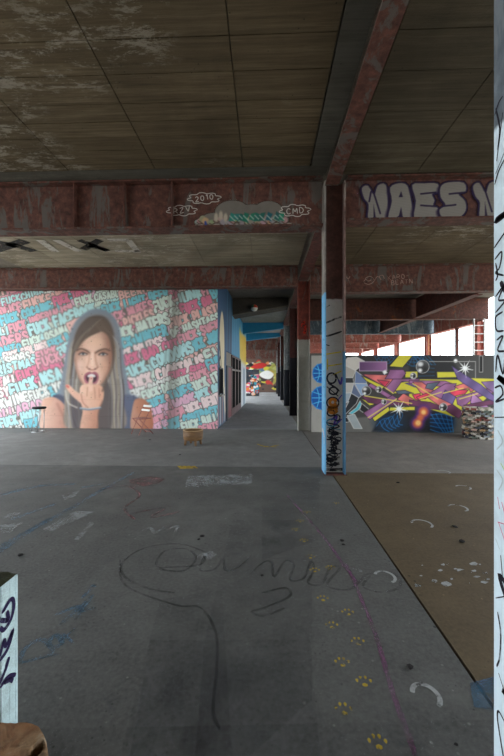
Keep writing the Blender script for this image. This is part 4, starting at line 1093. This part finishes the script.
# faint writing on the blue outer flange
def f1(name, lines, w_, mat): return side_tag(name, lines, w_, mat, col1, 0.9708)
f1('dotted_tag', [[(5.95 + .2 * (k % 2), .9 + k * .13), (6.0 + .2 * (k % 2), .93 + k * .13)] for k in range(12)], .03, M['ink_worn'])
f1('white_splash', [[(5.93, .62), (6.1, .72), (6.15, .66)], [(5.95, .5), (6.0, .7)]], .05, M['white_line'])
# rust streaks and blue drip on the corridor column
tag_on(col2, 'red_spray', [[(1.10, 3.1), (1.16, 3.25), (1.2, 3.0), (1.16, 2.9)]], .08, 10.84 - .0125, paint_mat('red_spray', (170, 40, 26), .3))

# ------------------------------------------------------------------ corridor fittings
M['frame_dark'] = plain('dark_red_frame', (74, 40, 42), .5); M['frame_white'] = plain('chipped_white_frame', (120, 112, 108), .6); M['frame_blk'] = plain('black_door_frame', (28, 28, 34), .5)
M['pane'] = plain('black_glass', (10, 11, 14), .85, 0, .2); M['pane'].node_tree.nodes['Principled BSDF'].inputs['Specular IOR Level'].default_value = 0.03; M['leaf'] = plain('dark_red_door_leaf', (112, 34, 44), .5); M['sill'] = plain('stone_sill', (150, 146, 138), .8)  # panes are opaque near-black with almost no reflection
def cw_obj(name, y0, y1, z0, z1, mat, parent, proud=.03, th=.06):
    a, b = cwx(y0) + proud, cwx(y1) + proud
    return MB().hexa([(a - th, y0, z0), (a, y0, z0), (b, y1, z0), (b - th, y1, z0), (a - th, y0, z1), (a, y0, z1), (b, y1, z1), (b - th, y1, z1)]).build(name, mat, parent)
w1 = cw_obj('window_1', 11.32, 12.02, 1.06, 1.86, M['pane'], None, .006, .05)
tag(w1, 'small dark window by the mural corner', 'window', kind='structure')
for (a, b, c, d) in ((11.27, 11.32, 1.02, 1.9), (12.02, 12.07, 1.02, 1.9), (11.32, 12.02, 1.86, 1.9)): cw_obj('window_frame', a, b, c, d, M['frame_blk'], w1, .03)
cw_obj('window_sill', 11.25, 12.10, .98, 1.03, M['sill'], w1, .09, .14)
d1 = cw_obj('door_1', 13.45, 14.5, .03, 1.96, M['leaf'], None, .012, .05)
tag(d1, 'dark red door leaf in the corridor wall', 'door', kind='structure')
for (a, b, c, d, m) in ((13.05, 13.45, 0, 2.02, 'frame_blk'), (14.5, 14.6, 0, 2.02, 'frame_white'), (13.45, 14.5, 1.96, 2.02, 'frame_blk')): cw_obj('door_frame', a, b, c, d, M[m], d1, .03, .12)
for k in range(3):
    y0 = 14.62 + k * 1.33; y1 = y0 + 1.31
    wk = cw_obj('window_%d' % (k + 2), y0 + .1, y1 - .1, .30, 1.86, M['pane'], None, .012, .03)
    tag(wk, 'tall black-glazed screen in the corridor wall, %s from the red door' % ('first', 'second', 'third')[k], 'window', kind='structure')
    cw_obj('pane', y0 + .1, y1 - .1, 1.94, 2.42, M['pane'], wk, .012, .03)
    for (a, b, c, d, m) in ((y0, y0 + .1, 0, 2.5, 'frame_dark'), (y1 - .1, y1, 0, 2.5, 'frame_white'), (y0 + .1, y1 - .1, 1.86, 1.94, 'frame_white'), (y0 + .1, y1 - .1, 2.42, 2.5, 'frame_dark'), (y0 + .1, y1 - .1, 0, .30, 'frame_dark')):
        cw_obj('window_frame', a, b, c, d, M[m], wk, .03, .1)
# ball lamp
lt = thing('ball_lamp', 'small round red and white ball lamp on the dark corridor beam', 'lamp', (-0.44, 14.80, 4.44))
M['ballw'] = plain('opal_white', (206, 206, 196), .4, 0, .1); M['ballr'] = plain('red_segment', (200, 70, 46), .4, 0, .1); M['ballg'] = plain('green_segment', (90, 130, 80), .4, 0, .1)
prof = [(.001 + .14 * math.sin(a), -.14 * math.cos(a)) for a in [math.pi * i / 10 for i in range(11)]]
MB().lathe(prof[:6], 20).build('lower_shell', M['ballw'], lt, True)
def lune(a0, a1):
    m = MB(); n = 6
    for i in range(6):
        for j in range(n):
            pass
    vs = []
    for i in range(6, 11 + 0):
        pass
    for i in range(5, 11):
        for j in range(n + 1):
            t_ = a0 + (a1 - a0) * j / n
            vs.append((prof[i][0] * math.cos(t_), prof[i][0] * math.sin(t_), prof[i][1]))
    m.v = vs
    m.f = [(i * (n + 1) + j, i * (n + 1) + j + 1, (i + 1) * (n + 1) + j + 1, (i + 1) * (n + 1) + j) for i in range(5) for j in range(n)]
    return m
lune(-math.pi * .55, .6).build('red_segment', M['ballr'], lt, True)
lune(.6, math.pi * 1.0).build('white_segment', M['ballw'], lt, True)
lune(math.pi * 1.0, math.pi * 1.45).build('green_segment', M['ballg'], lt, True)
MB().tube([(0, .0, .05), (0, .16, .05)], .03, 8).build('bracket', M['frame_blk'], lt)
# free-standing painted board down the corridor
pb = thing('painted_board', 'free-standing board with pink and white graffiti in front of the far wall', 'board', (-1.05, 30.3, 0))
MB().box(-.56, .56, 0, .06, 0, 2.22).build('panel', M['wall_dark'], pb)
kb = Canvas(-.55, .55, -2.2, -.02, .045, (58, 60, 66))
for k in range(80):
    x, y, r = rr.uniform(-.5, .5), rr.uniform(-2.1, -.1), rr.uniform(.09, .24)
    kb.blob([(x + r * rr.uniform(.4, 1.3) * math.cos(a), y + .7 * r * rr.uniform(.4, 1.3) * math.sin(a)) for a in (0, 1, 2, 3, 4, 5)], [(216, 90, 130), (230, 230, 228), (70, 160, 180), (220, 130, 60), (190, 50, 50), (40, 50, 60), (236, 200, 180)][k % 7], .03)
kb.poly([(-.6, -2.25), (.6, -2.25), (.6, -1.85), (-.6, -1.7)], (52, 62, 72), .05, .9)
kb.mesh('painted_face', lambda U, V: (U, -.012, -V), pb, M['graf'], (0, -1, 0), None, .01)

# ------------------------------------------------------------------ stool, chair, planter
M['chrome'] = plain('dull_chrome_tube', (196, 198, 200), .3, .7, .2); M['black_seat'] = plain('black_vinyl', (26, 26, 28), .5)
st = thing('bar_stool', 'round black bar stool with thin chrome legs by the mural', 'stool', (-6.55, 10.22, 0))
MB().lathe([(.001, .675), (.165, .675), (.185, .69), (.188, .715), (.175, .735), (.001, .742)], 28).build('seat', M['black_seat'], st, True)
for a in (.6, 2.2, 3.75, 5.3):
    c, s = math.cos(a), math.sin(a)
    MB().tube([(.10 * c + .03, .10 * s, .675), (.17 * c - .06, .17 * s, .02)], .011, 8).build('leg', M['chrome'], st, True)
MB().tube([(.17 * math.cos(t_ * .2618) - .06 + .03, .17 * math.sin(t_ * .2618), .013) for t_ in range(24)], .012, 6, True).build('foot_ring', M['chrome'], st, True)
M['chair_red'] = plain('dull_red_chair_tube', (164, 108, 100), .5, .1, .2); M['slat'] = plain('white_painted_slat', (226, 226, 222), .6, 0, .15)
ch = thing('folding_chair', 'folding chair with white back slats and reddish frame by the mural', 'chair', (-3.46, 10.02, 0), math.radians(-40))
# local: +y is the back side
for s in (-1, 1):
    MB().tube([(s * .20, -.22, .0), (s * .20, -.02, .42), (s * .19, .20, .80)], .012, 8).build('back_leg', M['chair_red'], ch, True)
    MB().tube([(s * .175, .24, .0), (s * .175, -.18, .43)], .012, 8).build('front_leg', M['chair_red'], ch, True)
    MB().tube([(s * .165, -.20, .43), (s * .165, .18, .43)], .010, 8).build('seat_rail', M['chair_red'], ch, True)
sm = MB().box(-.18, .18, -.026, .026, -.009, .009).mesh('seat_slat'); sm.materials.append(M['chair_red'])
for k in range(5):
    o = link('seat_slat', sm, None, ch); o.location = (0, -.17 + k * .075, .445)
bs = MB().box(-.205, .205, -.009, .009, -.028, .028).mesh('back_slat'); bs.materials.append(M['slat'])
for z, y in ((.77, .175), (.66, .115)):
    o = link('back_slat', bs, None, ch); o.location = (0, y, z); o.rotation_euler = (math.radians(-27), 0, 0)
MB().tube([(-.175, .18, .055), (.175, .18, .055)], .009, 6).build('stretcher', M['chair_red'], ch)
t = NT('warm_plywood'); v = t.coord('Object', (1, 1, 9)); n = t.noise(v, 4, 6, .6); cc = t.ramp(n, [(.3, (88, 66, 46)), (.55, (116, 88, 60)), (.8, (140, 110, 80))]); t.bump(n, .1, .01); M['wood'] = t.done(cc, .55)
t = NT('pale_wood_edge'); M['wood_pale'] = t.done((176, 148, 112), .6)
pl = thing('wooden_planter', 'round wooden tub on short legs standing on the floor before the mural', 'planter', (-1.70, 8.46, 0))
MB().lathe([(.001, .115), (.20, .115), (.222, .13), (.232, .22), (.236, .345), (.222, .345), (.214, .30), (.20, .29), (.001, .285)], 36).build('tub', M['wood'], pl, True)
MB().tube([(.228 * math.cos(t_ * .1745), .228 * math.sin(t_ * .1745), .348) for t_ in range(36)], .011, 6, True).build('rim', M['wood_pale'], pl, True)
for a in (.5, 2.07, 3.64, 5.21):
    c, s = math.cos(a), math.sin(a)
    MB().tube([(.175 * c, .175 * s, .14), (.195 * c, .195 * s, 0)], [.036, .024], 8).build('leg', M['wood'], pl, True)

# ------------------------------------------------------------------ round stack of books
bookc = [(196, 192, 184), (146, 84, 72), (70, 72, 80), (206, 200, 186), (92, 82, 72), (160, 130, 96), (130, 136, 140), (38, 38, 42), (196, 164, 150), (92, 102, 94), (176, 168, 158), (104, 58, 54)]
bnames = 'white red slate ivory brown tan grey black pink green sand maroon'.split()
bmats = [plain('book_cover_%s' % n_, c, .6, 0, .2) for n_, c in zip(bnames, bookc)]
ordn = 'lowest second third fourth fifth sixth seventh eighth ninth tenth eleventh twelfth thirteenth fourteenth topmost'.split()
M['pages'] = plain('page_block', (206, 200, 184), .8, 0, .3)
bk = random.Random(5)
bw, bd = .126, .105
variants = []
for m in bmats:
    h_ = .050
    cov = MB().box(-bw / 2, bw / 2, -bd / 2, bd / 2, 0, .006).box(-bw / 2, bw / 2, -bd / 2, bd / 2, h_ - .006, h_).box(-bw / 2, bw / 2, -bd / 2, -bd / 2 + .006, .006, h_ - .006).mesh('cover'); cov.materials.append(m)
    variants.append(cov)
pg = MB().box(-bw / 2 + .004, bw / 2 - .004, -bd / 2 + .006, bd / 2 - .005, .006, .044).mesh('pages'); pg.materials.append(M['pages'])
SX, SY, SR = 5.70, 9.78, .335
cn = 0
for lay in range(15):
    n_ = 13
    for k in range(n_):
        a = 2 * math.pi * (k + .5 * (lay % 2)) / n_ + bk.uniform(-.012, .012)
        r_ = SR + bk.uniform(-.004, .030)
        bi = bk.randrange(len(variants))
        b_ = thing('book', 'small %s book, %s layer from the floor in the round stack' % (bnames[bi], ordn[lay]), 'book', (SX + r_ * math.cos(a), SY + r_ * math.sin(a), lay * .0525 + .001), a + math.pi / 2, 'books piled in the round stack')
        link('cover', variants[bi], None, b_)
        link('pages', pg, None, b_)

# ------------------------------------------------------------------ post on a stone at the near left
M['post_paint'] = concrete('pale_blue_post_paint', (168, 190, 196), (182, 204, 208), (196, 214, 216), .7, 3.0, .15, ((150, 168, 172), .5))
M['moss'] = concrete('mossy_top', (40, 44, 32), (58, 60, 44), (78, 76, 58), .95, 8, .8)
t = NT('rough_brown_stone'); v = t.coord('Object'); n = t.noise(v, 7, 9, .7, .5); n2 = t.noise(v, 3, 5, .6)
cc = t.ramp(n, [(.3, (54, 44, 36)), (.42, (112, 88, 66)), (.55, (158, 126, 94)), (.75, (196, 182, 160))]); cc = t.mix(t.step(n2, .5, .65, 0, .7), cc, (160, 104, 66)); t.bump(n, .9, .03); M['stone'] = t.done(cc, .9)
po = thing('painted_post', 'pale blue painted post with mossy top and black tag behind the brown stone', 'post', (-1.334, 1.556, 0))
MB().box(-.22, .20, -.048, .055, 0, .697).build('shaft', M['post_paint'], po, bevel=.004)
MB().box(.2005, .2012, -.047, -.036, 0, .692).box(.2005, .2012, .004, .010, 0, .695).box(.2005, .2012, .040, .055, 0, .695).build('paint_ridge', M['post_paint'], po)
bm = bmesh.new(); bmesh.ops.create_grid(bm, x_segments=24, y_segments=8, size=.5)
nz = random.Random(2)
for vv in bm.verts:
    e = min(.5 - abs(vv.co.x), .5 - abs(vv.co.y))
    vv.co.x = vv.co.x * .416 - .01; vv.co.y = vv.co.y * .112; vv.co.z = .698 + (nz.uniform(.002, .016) if e > .004 else 0)
me = bpy.data.meshes.new('moss_cap'); bm.to_mesh(me); bm.free(); link('moss_cap', me, M['moss'], po)
def pp(x, y): return (.052 - (16 - x) * .0062, .694 - (y - 575) * .00442)      # on the right-hand side of the post
po_t = lambda p: (.2036, p[0], p[1])
P_ = [[pp(0, 600), pp(9, 594), pp(12, 602), pp(9, 614), pp(2, 618), pp(-2, 612)], [pp(5, 602), pp(6, 612), pp(-2, 605)], [pp(-2, 640), pp(2, 628), pp(4, 636), pp(11, 627), pp(6, 640), pp(-2, 644)], [pp(7, 650), pp(4, 658), pp(-2, 666)], [pp(-2, 670), pp(6, 669), pp(14, 676)], [pp(2, 670), pp(8, 674), pp(11, 679)]]
o = strokes('black_tag', P_, .019, po_t, M['purple_ink'], po)
# rough stone: a weathered block with a rounded corner and a hollow in its top
HS = .19
outl = [fl(x, y, HS) for x, y in ((-40, 719), (0, 718), (14, 717.5), (28, 717), (38, 719), (46, 726), (50, 738), (51, 765), (47, 800), (30, 840), (-60, 840))]
outl = [tuple(p[:2]) for p in smooth_line(outl, 3, True)[:-1]]
hol = [fl(36, 749, HS), fl(30.5, 749, HS), fl(36, 741, HS)]
hr = (math.dist(hol[0], hol[1]), math.dist(hol[0], hol[2]))
x0 = min(p[0] for p in outl) - .02; x1 = max(p[0] for p in outl) + .02; y0 = min(p[1] for p in outl) - .02; y1 = max(p[1] for p in outl) + .02
nx, ny = int((x1 - x0) / .009), int((y1 - y0) / .009)
U, V = np.meshgrid(np.linspace(x0, x1, nx), np.linspace(y0, y1, ny))
dd = np.full(U.shape, 1e9); ins = np.zeros(U.shape, bool)
for p, q in zip(outl, outl[1:] + outl[:1]):
    dd = np.minimum(dd, Canvas.seg(U, V, p, q))
    if p[1] != q[1]: ins ^= ((p[1] > V) != (q[1] > V)) & (U < (q[0] - p[0]) * (V - p[1]) / (q[1] - p[1]) + p[0])
sd = np.where(ins, dd, -dd)
from mathutils import noise as mnoise
nzv = np.array([[mnoise.noise(Vector((U[j, i] * 14, V[j, i] * 14, 0))) + .5 * mnoise.noise(Vector((U[j, i] * 40, V[j, i] * 40, 3))) for i in range(nx)] for j in range(ny)])
k_ = np.clip((sd + .004 * nzv) / .022, 0, 1)
Z = HS * np.sqrt(1 - (1 - k_) ** 2) * (1 + .035 * nzv)
hq = np.hypot((U - hol[0][0]) / hr[0], (V - hol[0][1]) / hr[1])
Z = np.where(hq < 1, Z - .11 * np.clip((1 - hq) * 3, 0, 1), Z)
Z = np.clip(Z, 0, None)
vs_ = [(float(U[j, i]), float(V[j, i]), float(Z[j, i])) for j in range(ny) for i in range(nx)]
fs_ = [(j * nx + i, j * nx + i + 1, (j + 1) * nx + i + 1, (j + 1) * nx + i) for j in range(ny - 1) for i in range(nx - 1) if max(Z[j, i], Z[j, i + 1], Z[j + 1, i], Z[j + 1, i + 1]) > .002]
me = bpy.data.meshes.new('stone_block'); me.from_pydata(vs_, [], fs_); me.update()
bm = bmesh.new(); bm.from_mesh(me); bmesh.ops.delete(bm, geom=[v_ for v_ in bm.verts if not v_.link_faces], context='VERTS'); bm.to_mesh(me); bm.free()
me.polygons.foreach_set('use_smooth', [True] * len(me.polygons))
sb = link('stone_block', me, M['stone'])
tag(sb, 'rough brown stone block with a dark hollow at the near left corner', 'stone')

# ------------------------------------------------------------------ paint and stains on the floor
def fz(z): return lambda p: (p[0], p[1], z)
def F(*pts): return [fl(x, y) for x, y in pts]
def c1(*p): return F(*[(x / 2, 420 + y / 2) for x, y in p])
def c2(*p): return F(*[(252 + x / 2, 420 + y / 2) for x, y in p])
def c3(*p): return F(*[(x / 2, 560 + y / 2) for x, y in p])
def c4(*p): return F(*[(252 + x / 2, 560 + y / 2) for x, y in p])
M['fl_dark'] = paint_mat('old_dark_floor_script', (52, 54, 58), .34, .8, 6, .36); M['fl_blue'] = paint_mat('faded_blue_floor_paint', (78, 118, 144), .40, .8, 5, .5); M['fl_pink'] = paint_mat('faded_magenta_line', (132, 70, 118), .36, .8, 7, .45)
M['fl_white'] = paint_mat('faded_white_floor_paint', (176, 178, 178), .3, .8, 8, .85); M['fl_pale'] = paint_mat('rubbed_pale_floor_paint', (166, 170, 172), .44, .8, 5, .6); M['fl_yellow'] = paint_mat('yellow_floor_paint', (206, 174, 56), .3, .8, 14, .72); M['fl_red'] = paint_mat('faded_red_floor_paint', (140, 88, 90), .44, .8, 5, .6)
M['fl_bluew'] = paint_mat('pale_blue_flakes', (164, 184, 196), .66, .8, 5); M['fl_bluep'] = paint_mat('blue_floor_patch', (60, 104, 134), .3, .8, 4, .55)
t = NT('dark_floor_stain_shade'); v = t.coord('World'); n = t.noise(v, 1.1, 6, .65, .5); t.done((58, 60, 64), .65); t.alpha(t.step(n, .35, .75, .0, .26)); M['stain'] = t.m
zc = [0.0010]
def fmark(name, lines, w_, mat, sm=5):
    zc[0] += .00006
    return strokes(name, lines, w_, fz(zc[0]), mat, floor, sm)
def fpatch(name, pts, mat):
    zc[0] += .00006
    return patch(name, pts, fz(zc[0]), mat, floor)
# large damp-looking stains, wiped in strips, and one band of painted foreground shade
fpatch('floor_stain_shade', F((232, 520), (312, 520), (312, 700), (250, 756), (195, 756), (205, 640)), M['stain'])
fpatch('floor_stain_shade', F((160, 600), (222, 590), (232, 756), (120, 756)), M['stain'])
fpatch('floor_stain_shade', F((262, 480), (320, 478), (318, 540), (262, 560)), M['stain'])
fpatch('floor_stain_shade', F((0, 730), (504, 720), (504, 830), (0, 830)), M['stain'])  # full-width band of foreground darkness painted onto the near floor
fpatch('floor_stain_shade', F((150, 640), (310, 640), (320, 756), (130, 756)), M['stain'])
# long script across the middle
fmark('painted_script', [c1((420, 268), (360, 248), (290, 256), (246, 284), (250, 314), (300, 338), (350, 346)), c1((330, 300), (312, 288), (330, 262), (372, 258), (392, 276), (372, 300), (340, 302), (318, 296), (400, 290), (410, 270), (400, 300), (430, 298), (446, 278), (452, 302), (480, 292), (504, 270))], .022, M['fl_dark'])
fmark('painted_script', [c2((0, 306), (24, 284), (40, 286), (44, 314), (66, 282), (84, 290), (76, 320), (104, 316), (118, 282), (124, 300), (112, 326), (140, 328), (156, 296), (176, 296), (150, 330), (190, 340), (214, 326)), c2((214, 326), (232, 308), (270, 304), (296, 318), (290, 338), (250, 344), (222, 332), (236, 312)), c2((20, 346), (66, 336), (76, 352), (30, 374), (0, 384), (24, 392), (66, 376))], .022, M['fl_dark'])
fmark('painted_script', [c3((240, 0), (250, 50), (350, 90), (400, 95), (430, 140), (434, 210), (426, 300), (440, 340))], .018, M['fl_dark'])
# blue tag on the left
fmark('blue_floor_tag', [c3((36, 206), (52, 176), (80, 160), (100, 172), (96, 190), (36, 206)), c3((34, 208), (118, 188)), c3((96, 166), (112, 150), (124, 166), (104, 176), (96, 166)), c3((126, 148), (146, 166)), c3((152, 136), (118, 164)), c3((110, 110), (160, 92), (120, 130)), c3((150, 120), (186, 70), (160, 100), (192, 96)), c3((170, 60), (190, 50), (164, 76))], .030, M['fl_blue'])
fmark('blue_floor_line', [c1((-20, 276), (60, 222), (140, 178), (200, 142), (270, 104)), c1((0, 252), (100, 196))], .07, M['fl_blue'])
fmark('blue_floor_line', [c1((0, 150), (80, 132), (150, 128)), c1((160, 136), (206, 128)), c1((20, 200), (110, 168))], .10, M['fl_blue'])
# magenta line with yellow paw prints beside it
fmark('magenta_line', [c2((70, 150), (140, 230), (190, 300), (216, 330)), c4((190, 10), (240, 130), (280, 260), (330, 400))], .028, M['fl_pink'])
for (x, y) in ((336, 503.5), (307, 512.5), (300, 521.5), (296, 530), (304, 541), (310.5, 557.5), (315, 571), (330.5, 568.5), (323, 599.5), (348, 613.5), (332, 626.5), (358, 643), (342.5, 664), (364.5, 683.5), (344, 711.5), (378.5, 745)):
    cx, cy = fl(x, y)
    lines = []
    for dx, dy, r_ in ((0, -.012, .022), (-.035, .014, .010), (-.012, .034, .010), (.014, .034, .010), (.036, .014, .010)):
        lines.append([(cx + dx - r_ * .6, cy + dy), (cx + dx, cy + dy + .002), (cx + dx + r_ * .6, cy + dy)])
    fmark('paw_print', lines, .024, M['fl_yellow'], 1)
for (x, y, r_, a0) in ((426, 696, .062, .9), (444, 472, .09, .6), (463.5, 487.5, .09, .6), (458, 508, .10, .6), (422, 524, .10, .9), (385, 577, .075, .7)):
    cx, cy = fl(x, y)
    fmark('horseshoe_mark', [[(cx + r_ * math.cos(a0 + .28 * k - 1.9), cy + 1.1 * r_ * math.sin(a0 + .28 * k - 1.9)) for k in range(15)]], .024, M['fl_white'])
fmark('pale_floor_dash', [c4((186, 8), (222, 24))], .05, M['fl_pale'])
for pts in (((106, 222), (188, 184), (150, 182), (84, 220)), ((158, 240), (190, 206), (180, 204), (148, 240)), ((0, 210), (46, 206), (20, 226), (0, 226)), ((376, 112), (504, 108), (504, 128), (370, 134)), ((124, 152), (158, 142), (150, 154), (128, 160)), ((20, 186), (44, 184), (30, 194), (6, 198)), ((392, 272), (424, 262), (436, 268), (420, 280), (394, 278))):
    fpatch('pale_floor_patch', c1(*pts), M['fl_pale'])
fmark('pale_floor_tag', [c1((370, 134), (400, 122), (392, 136), (420, 116), (430, 128), (452, 112), (462, 126), (484, 108), (500, 122))], .045, M['fl_pale'])
fpatch('red_floor_patch', c1((258, 120), (300, 112), (330, 118), (310, 132), (260, 134)), M['fl_red'])
fmark('red_floor_scribble', [c1((196, 140), (250, 132), (280, 150), (250, 176), (270, 200)), c1((250, 190), (330, 176), (300, 196), (360, 184))], .035, M['fl_red'])
fmark('white_floor_tag', [c1((280, 224), (300, 216), (310, 226), (330, 214)), c1((330, 222), (356, 212), (350, 224))], .035, M['fl_pale'])
fpatch('yellow_floor_patch', c1((354, 92), (390, 92), (396, 97), (360, 98)), M['fl_yellow'])
fmark('yellow_floor_scribble', [c2((10, 48), (30, 54), (54, 50)), c2((20, 52), (50, 55))], .06, M['fl_yellow'])
# flaked pale-blue paint on the brown slab
for k in range(26):
    x = 170 + tr.uniform(0, 70); 
    px, py = 252 + (340 + tr.uniform(-10, 140)) / 2, 420 + (286 + tr.uniform(0, 50)) / 2
    if px > 490: continue
    s_ = tr.uniform(1, 5)
    fpatch('paint_flake', F(*[(px + s_ * tr.uniform(.5, 1.4) * math.cos(a), py + .45 * s_ * tr.uniform(.5, 1.3) * math.sin(a)) for a in (5, 4, 3, 2, 1, 0)]), M['fl_white'] if k % 3 else M['fl_bluew'])
fpatch('blue_floor_patch', F((470, 684), (500, 676), (540, 690), (540, 716), (500, 712), (474, 708)), M['fl_bluep'])
# bits of debris
M['grit'] = plain('dark_debris', (40, 38, 38), .9)
dwhere = ['above the cursive script, larger of a pair', 'above the cursive script, smaller of a pair', 'near the pale post at the left', 'beside the big horseshoe mark near the joint', 'left of the joint, farther of a pair', 'left of the joint, nearer of a pair', 'inside the cursive script', 'on the brown strip, nearest the right column', 'on the brown strip, nearer the central column', 'on the brown strip near the central column', 'at the near right corner', 'near the folding chair', 'near the wooden tub']
for di, (x, y, s_) in enumerate(((202, 537, .05), (199, 540, .04), (20, 556, .05), (410, 668, .035), (342, 541, .05), (343, 545, .04), (262, 576, .04), (462, 542, .06), (455, 527, .06), (398, 483, .05), (456, 745, .02), (150, 440, .06), (180, 455, .05))):
    cx, cy = fl(x, y)
    bm = bmesh.new(); bmesh.ops.create_icosphere(bm, subdivisions=1, radius=s_ * .55)
    for vv in bm.verts: vv.co *= tr.uniform(.6, 1.15); vv.co.z *= .35
    zmin = min(v_.co.z for v_ in bm.verts)
    for vv in bm.verts: vv.co.z -= zmin
    me = bpy.data.meshes.new('debris_chip'); bm.to_mesh(me); bm.free()
    o = link('debris_chip', me, M['grit']); o.location = (cx, cy, .001)
    tag(o, 'small dark chip of debris on the floor ' + dwhere[di], 'debris', 'debris chips scattered on the floor')
